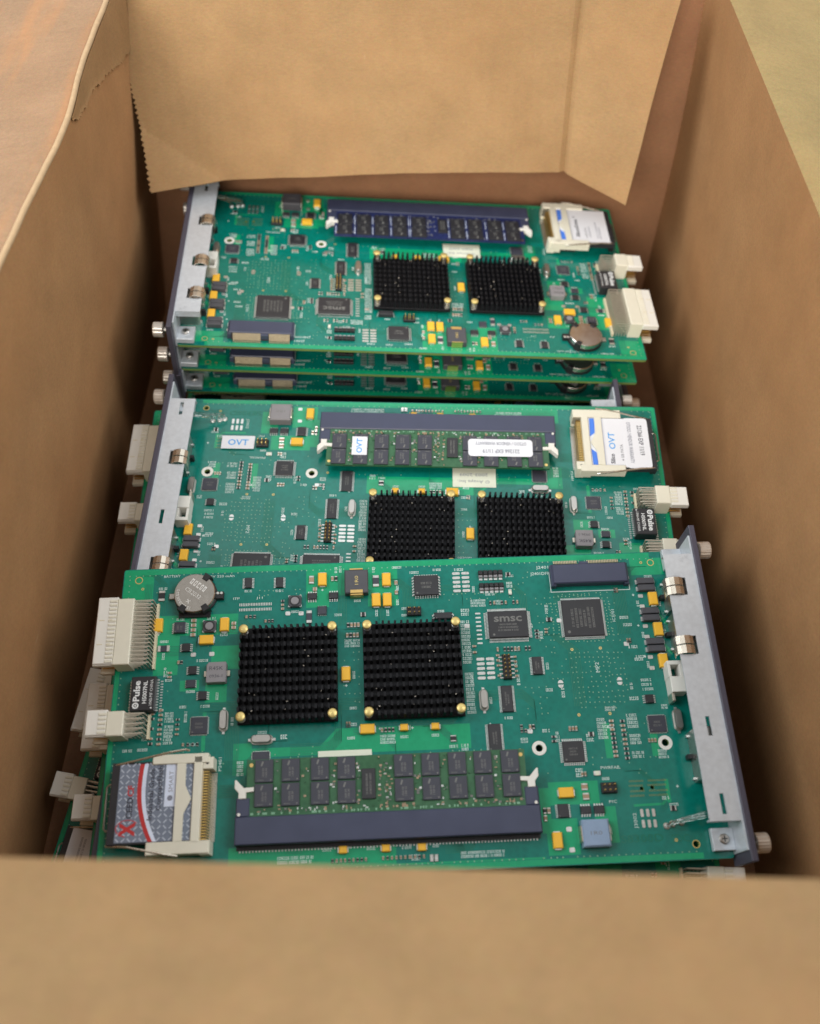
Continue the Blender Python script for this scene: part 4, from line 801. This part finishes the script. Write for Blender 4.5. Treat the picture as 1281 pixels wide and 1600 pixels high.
for key, var, keep, label in BOARDS:
    Rm, t = POSE[key]
    root = bpy.data.objects.new('circuit_board', None); COL.objects.link(root); root.empty_display_size = .02
    mw = Matrix(Rm).to_4x4(); mw.translation = Vector((t[0]*S, t[1]*S, (t[2]+ZC)*S)); 
    q = mw.to_quaternion(); root.rotation_mode = 'QUATERNION'; root.rotation_quaternion = q; root.location = mw.translation
    root['label'] = label; root['category'] = 'circuit board'; root['group'] = 'circuit boards stacked in the box'
    for d in SPEC:
        if d['on'] and var not in d['on']: continue
        if not d['always'] and not any(keep(*e) for e in d['ext']): continue
        o = link(d['name'], d['mesh'], root, d['u'], d['v'], d['rot'], d['stuff'], d['label'])
        for k in d['kids']:
            if k['on'] and var not in k['on']: continue
            c = link(k['name'], k['mesh'], o, k['u'], k['v'], k['rot'], k['stuff'], k['label'])
            if k['name'] == 'memory_chip': c.location.z = CHIPZ

# ------------------------------------------------------------------ the cardboard box
box = bpy.data.objects.new('cardboard_box', None); COL.objects.link(box)
box['label'] = 'open brown corrugated cardboard box holding the stacked green boards, flaps folded out'; box['category'] = 'box'
rb = random.Random(17)
def sheet(name, fn, nu, nv, th, k, label=None, kedge='core', jag=None):
    """corrugated sheet: fn(s,t) -> inner-surface point in mm (x, y, z from box bottom); thickness th along the normal"""
    P = [[Vector(fn(i/nu, j/nv)) for j in range(nv+1)] for i in range(nu+1)]
    vs, fs, ms = [], [], []
    nr = lambda i, j: ((P[min(i+1, nu)][j]-P[max(i-1, 0)][j]).cross(P[i][min(j+1, nv)]-P[i][max(j-1, 0)])).normalized()
    for i in range(nu+1):
        for j in range(nv+1): vs.append(P[i][j])
    o = len(vs)
    for i in range(nu+1):
        for j in range(nv+1): vs.append(P[i][j]+nr(i, j)*th)
    I = lambda i, j: i*(nv+1)+j
    for i in range(nu):
        for j in range(nv):
            fs.append([I(i, j), I(i, j+1), I(i+1, j+1), I(i+1, j)]); ms.append(0)
            fs.append([o+I(i, j), o+I(i+1, j), o+I(i+1, j+1), o+I(i, j+1)]); ms.append(0)
    rim = [I(i, 0) for i in range(nu)]+[I(nu, j) for j in range(nv)]+[I(i, nv) for i in range(nu, 0, -1)]+[I(0, j) for j in range(nv, 0, -1)]
    for a, c in zip(rim, rim[1:]+rim[:1]): fs.append([a, c, c+o, a+o]); ms.append(1)
    me = bpy.data.meshes.new(name); me.from_pydata([v*S for v in vs], [], fs); me.materials.append(M[k]); me.materials.append(M[kedge])
    me.polygons.foreach_set('material_index', ms); me.polygons.foreach_set('use_smooth', [True for m_ in ms]); me.update(); me.set_sharp_from_angle(angle=math.radians(9 if nv > 100 else 35))
    ob = bpy.data.objects.new(name, me); COL.objects.link(ob); ob.parent = box
    if label: ob['label'] = label
    return ob
def smooth(a, b_, x):
    if a > b_: return smooth(-a, -b_, -x)
    x = max(0, min(1, (x-a)/(b_-a))); return x*x*(3-2*x)
RIM = 250.0; Y0, Y1 = 66.0, 556.0
def side_x(t, s, w=163, b=190):     # half width at height fraction t, depth fraction s
    return w+(b-w)*(1-t)**1.3+2.5*math.sin(t*3.1)*math.sin(s*5+1)+3.0*noise.noise(Vector((s*2.2, t*1.6, w)))*t*(1-t)*2
def left(s, t):
    y = 30+(Y1+2-30)*s; r = smooth(.93, 1.0, s)*3*t
    r += 3.6*math.exp(-((s-.71)/.07)**2)*t**6+1.6*noise.noise(Vector((s*7, 8, 0)))*t**8
    return (-side_x(t, s)+r, y, RIM*t)
def right(s, t):
    y = 30+(Y1+2-30)*s; r = smooth(.93, 1.0, s)*3*t
    return (side_x(t, s+.3, 173, 177)-r, y, RIM*t)
sheet('wall', lambda s, t: left(1-s, t), 40, 22, 4, 'wall', 'left box wall with torn inner paper', 'wall')
sheet('wall', right, 40, 22, 4, 'wall', None, 'wall')
def back(s, t): return (198-396*s, Y1+3*math.sin(s*6)*t+2*math.sin(t*7+s*3), RIM*t)
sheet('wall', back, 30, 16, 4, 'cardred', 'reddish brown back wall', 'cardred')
def near(s, t):
    x = -200+400*s; return (x, Y0-24*(1-t)**1.5-x*.0265, RIM*t)
sheet('wall', near, 30, 16, 4, 'cardx', None, 'cardx')
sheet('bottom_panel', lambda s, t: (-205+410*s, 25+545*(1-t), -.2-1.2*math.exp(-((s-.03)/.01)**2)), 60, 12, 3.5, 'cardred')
# bottom flap edge lying on the bottom along the left side
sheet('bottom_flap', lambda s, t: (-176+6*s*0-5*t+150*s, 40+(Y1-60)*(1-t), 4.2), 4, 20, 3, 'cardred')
# flaps folded outwards
def out_flap(fold, dirx, length, drop, wob):
    def f(s, t):
        y_or_x, L = s, t*length
        return fold(s, L, drop, wob)
    return f
def lf(s, t):
    L = t*185; a = min(1, L/7); y = 45+(Y1-2-45)*s; x0, _, z0 = left((y-30)/(Y1-28), 1)
    d = max(0, L-4); return (x0-d*math.cos(.12)-2.0*a, y+d*.02, z0+1.6*math.sin(a*1.57)+1.4*noise.noise(Vector((s*9, d*.02, 2)))*min(1, d/20)-d*math.sin(.12)+2.5*math.sin(s*7+d*.02)*min(1, d/60))
sheet('flap', lambda s, t: lf(1-s, t), 40, 26, 4, 'cardflap', 'left flap folded outwards', 'cardflap')
def rf(s, t):
    L = t*185; a = min(1, L/7); y = 45+(Y1-2-45)*s; x0, _, z0 = right((y-30)/(Y1-28), 1)
    d = max(0, L-4); return (x0+d*math.cos(.2)+2.0*a, y, z0+1.6*math.sin(a*1.57)+1.4*noise.noise(Vector((s*9, d*.02, 5)))*min(1, d/20)-d*math.sin(.2)+2.5*math.sin(s*6+d*.02)*min(1, d/60))
sheet('flap', lambda s, t: rf(s, t), 40, 26, 4, 'cardolive', 'right flap folded outwards', 'cardolive')
def nf(s, t):
    L = t*170; a = min(1, L/7); x = -168+336*s; d = max(0, L-4)
    return (x, Y0-x*.0265-2.0*a-d*math.cos(.55), RIM+1.2*math.sin(a*1.57)+.8*noise.noise(Vector((s*11, 0, 3)))+1.2*noise.noise(Vector((s*8, d*.03, 9)))*min(1, d/20)+d*math.sin(.55)+1.5*math.sin(s*9)*min(1, d/50))
sheet('flap', lambda s, t: nf(s, t), 40, 26, 4, 'cardx', 'near flap folded outwards towards the viewer', 'cardx')
# back flap hanging into the box, its right-hand strip folded forward
def up2(u): return u+ZC
LB, RB, TIP = (-159.6, 506, up2(-350)), (97, 521, up2(-350.5)), (135, 500, up2(-360))
LT, RT, TT = (-172, 553, up2(-246)), (98, 553, up2(-246)), (151, 536, up2(-246))
jag = [rb.uniform(-.35, .35)+(.75, 0, -.75, 0)[i % 4] for i in range(200)]
def bf(s, t):
    # s across (0 left .. 1 right), t from the fold (0) to the free edge (1)
    if s < .82:
        q = s/.82; a = Vector(LT).lerp(Vector(RT), q); c = Vector(LB).lerp(Vector(RB), q)
        c.z += 4.0*math.sin(q*math.pi)*.6
    else:
        q = (s-.82)/.18; a = Vector(RT).lerp(Vector(TT), q); c = Vector(RB).lerp(Vector(TIP), q)
    p = a.lerp(c, t); p.y += 3*math.sin(t*math.pi)*math.sin(s*2.2+.4)
    # bent lower-left corner
    e = (t-.70)*1.0-(s/.14)*.30
    if e > 0: p.y -= 30*e*min(1, e/.03); p.z += 3*e
    
    p.y += 1.6*noise.noise(Vector((p.x*.014, p.z*.016, 1)))+.5*noise.noise(Vector((p.x*.05, p.z*.05, 4)))
    if abs(s-.82) < .006: p.y += 1.7
    p.y -= .5*math.exp(-((s-.50-(t-.25)*.22)/.014)**2)*smooth(.2, .35, t)*smooth(.85, .6, t)
    if s == 0: p.x += jag[int(t*160)]
    return p
sheet('flap', lambda s, t: bf(s, t), 100, 160, 3.6, 'cardx', 'back flap hanging inwards with a ragged left edge and a folded right strip', 'core')
# torn inner paper layer still clinging to the upper left wall
tear = [(.715, .992), (.735, .972), (.755, .962), (.775, .952), (.80, .948), (.83, .93), (.855, .915), (.875, .905), (.90, .885), (.92, .87), (.945, .862), (.975, .85)]
def ply(s, t):
    i = s*(len(tear)-1); a = int(min(i, len(tear)-2)); f = i-a
    ss = tear[a][0]*(1-f)+tear[a+1][0]*f; tt = tear[a][1]*(1-f)+tear[a+1][1]*f+.010*noise.noise(Vector((s*23, 3, 0)))+.006*noise.noise(Vector((s*61, 7, 0)))
    x, y, z = left(ss, tt+(.998-tt)*t); return (x+.5+.7*(1-t)**10, y, z)
sheet('torn_paper', lambda s, t: ply(1-s, t), 110, 10, -.3, 'ply', None, 'ply')
# pale worn lips along the folds
mk = MB(); mk.tube([Vector(lf(i/90, .016))+Vector((.25*noise.noise(Vector((i*.3, 0, 0))), 0, -.6+.3*noise.noise(Vector((i*.21, 5, 0))))) for i in range(91)], 1.35, 'worn', 8)
o = bpy.data.objects.new('worn_fold', mk.mesh('worn_fold', True)); COL.objects.link(o); o.parent = box
# pencil scrawl on the left flap, top corner
mk = MB()
for pts in ([(.965, .36), (.985, .335), (1.0, .315)], [(.99, .40), (.998, .385), (.99, .37), (1.0, .36), (.985, .385), (.995, .41)]):
    mk.tube([Vector(lf(a, c))+Vector((0, 0, .1)) for a, c in pts], .25, 'inkgrey', 4)
o = bpy.data.objects.new('pencil_mark', mk.mesh('pencil_mark')); COL.objects.link(o); o.parent = box; o['kind'] = 'stuff'
# room floor the box stands on
g = MB().box(-2500, 2500, -2500, 2500, -30, -8, 'ground'); gm = g.mesh('floor'); go = bpy.data.objects.new('floor', gm); COL.objects.link(go); go['kind'] = 'structure'
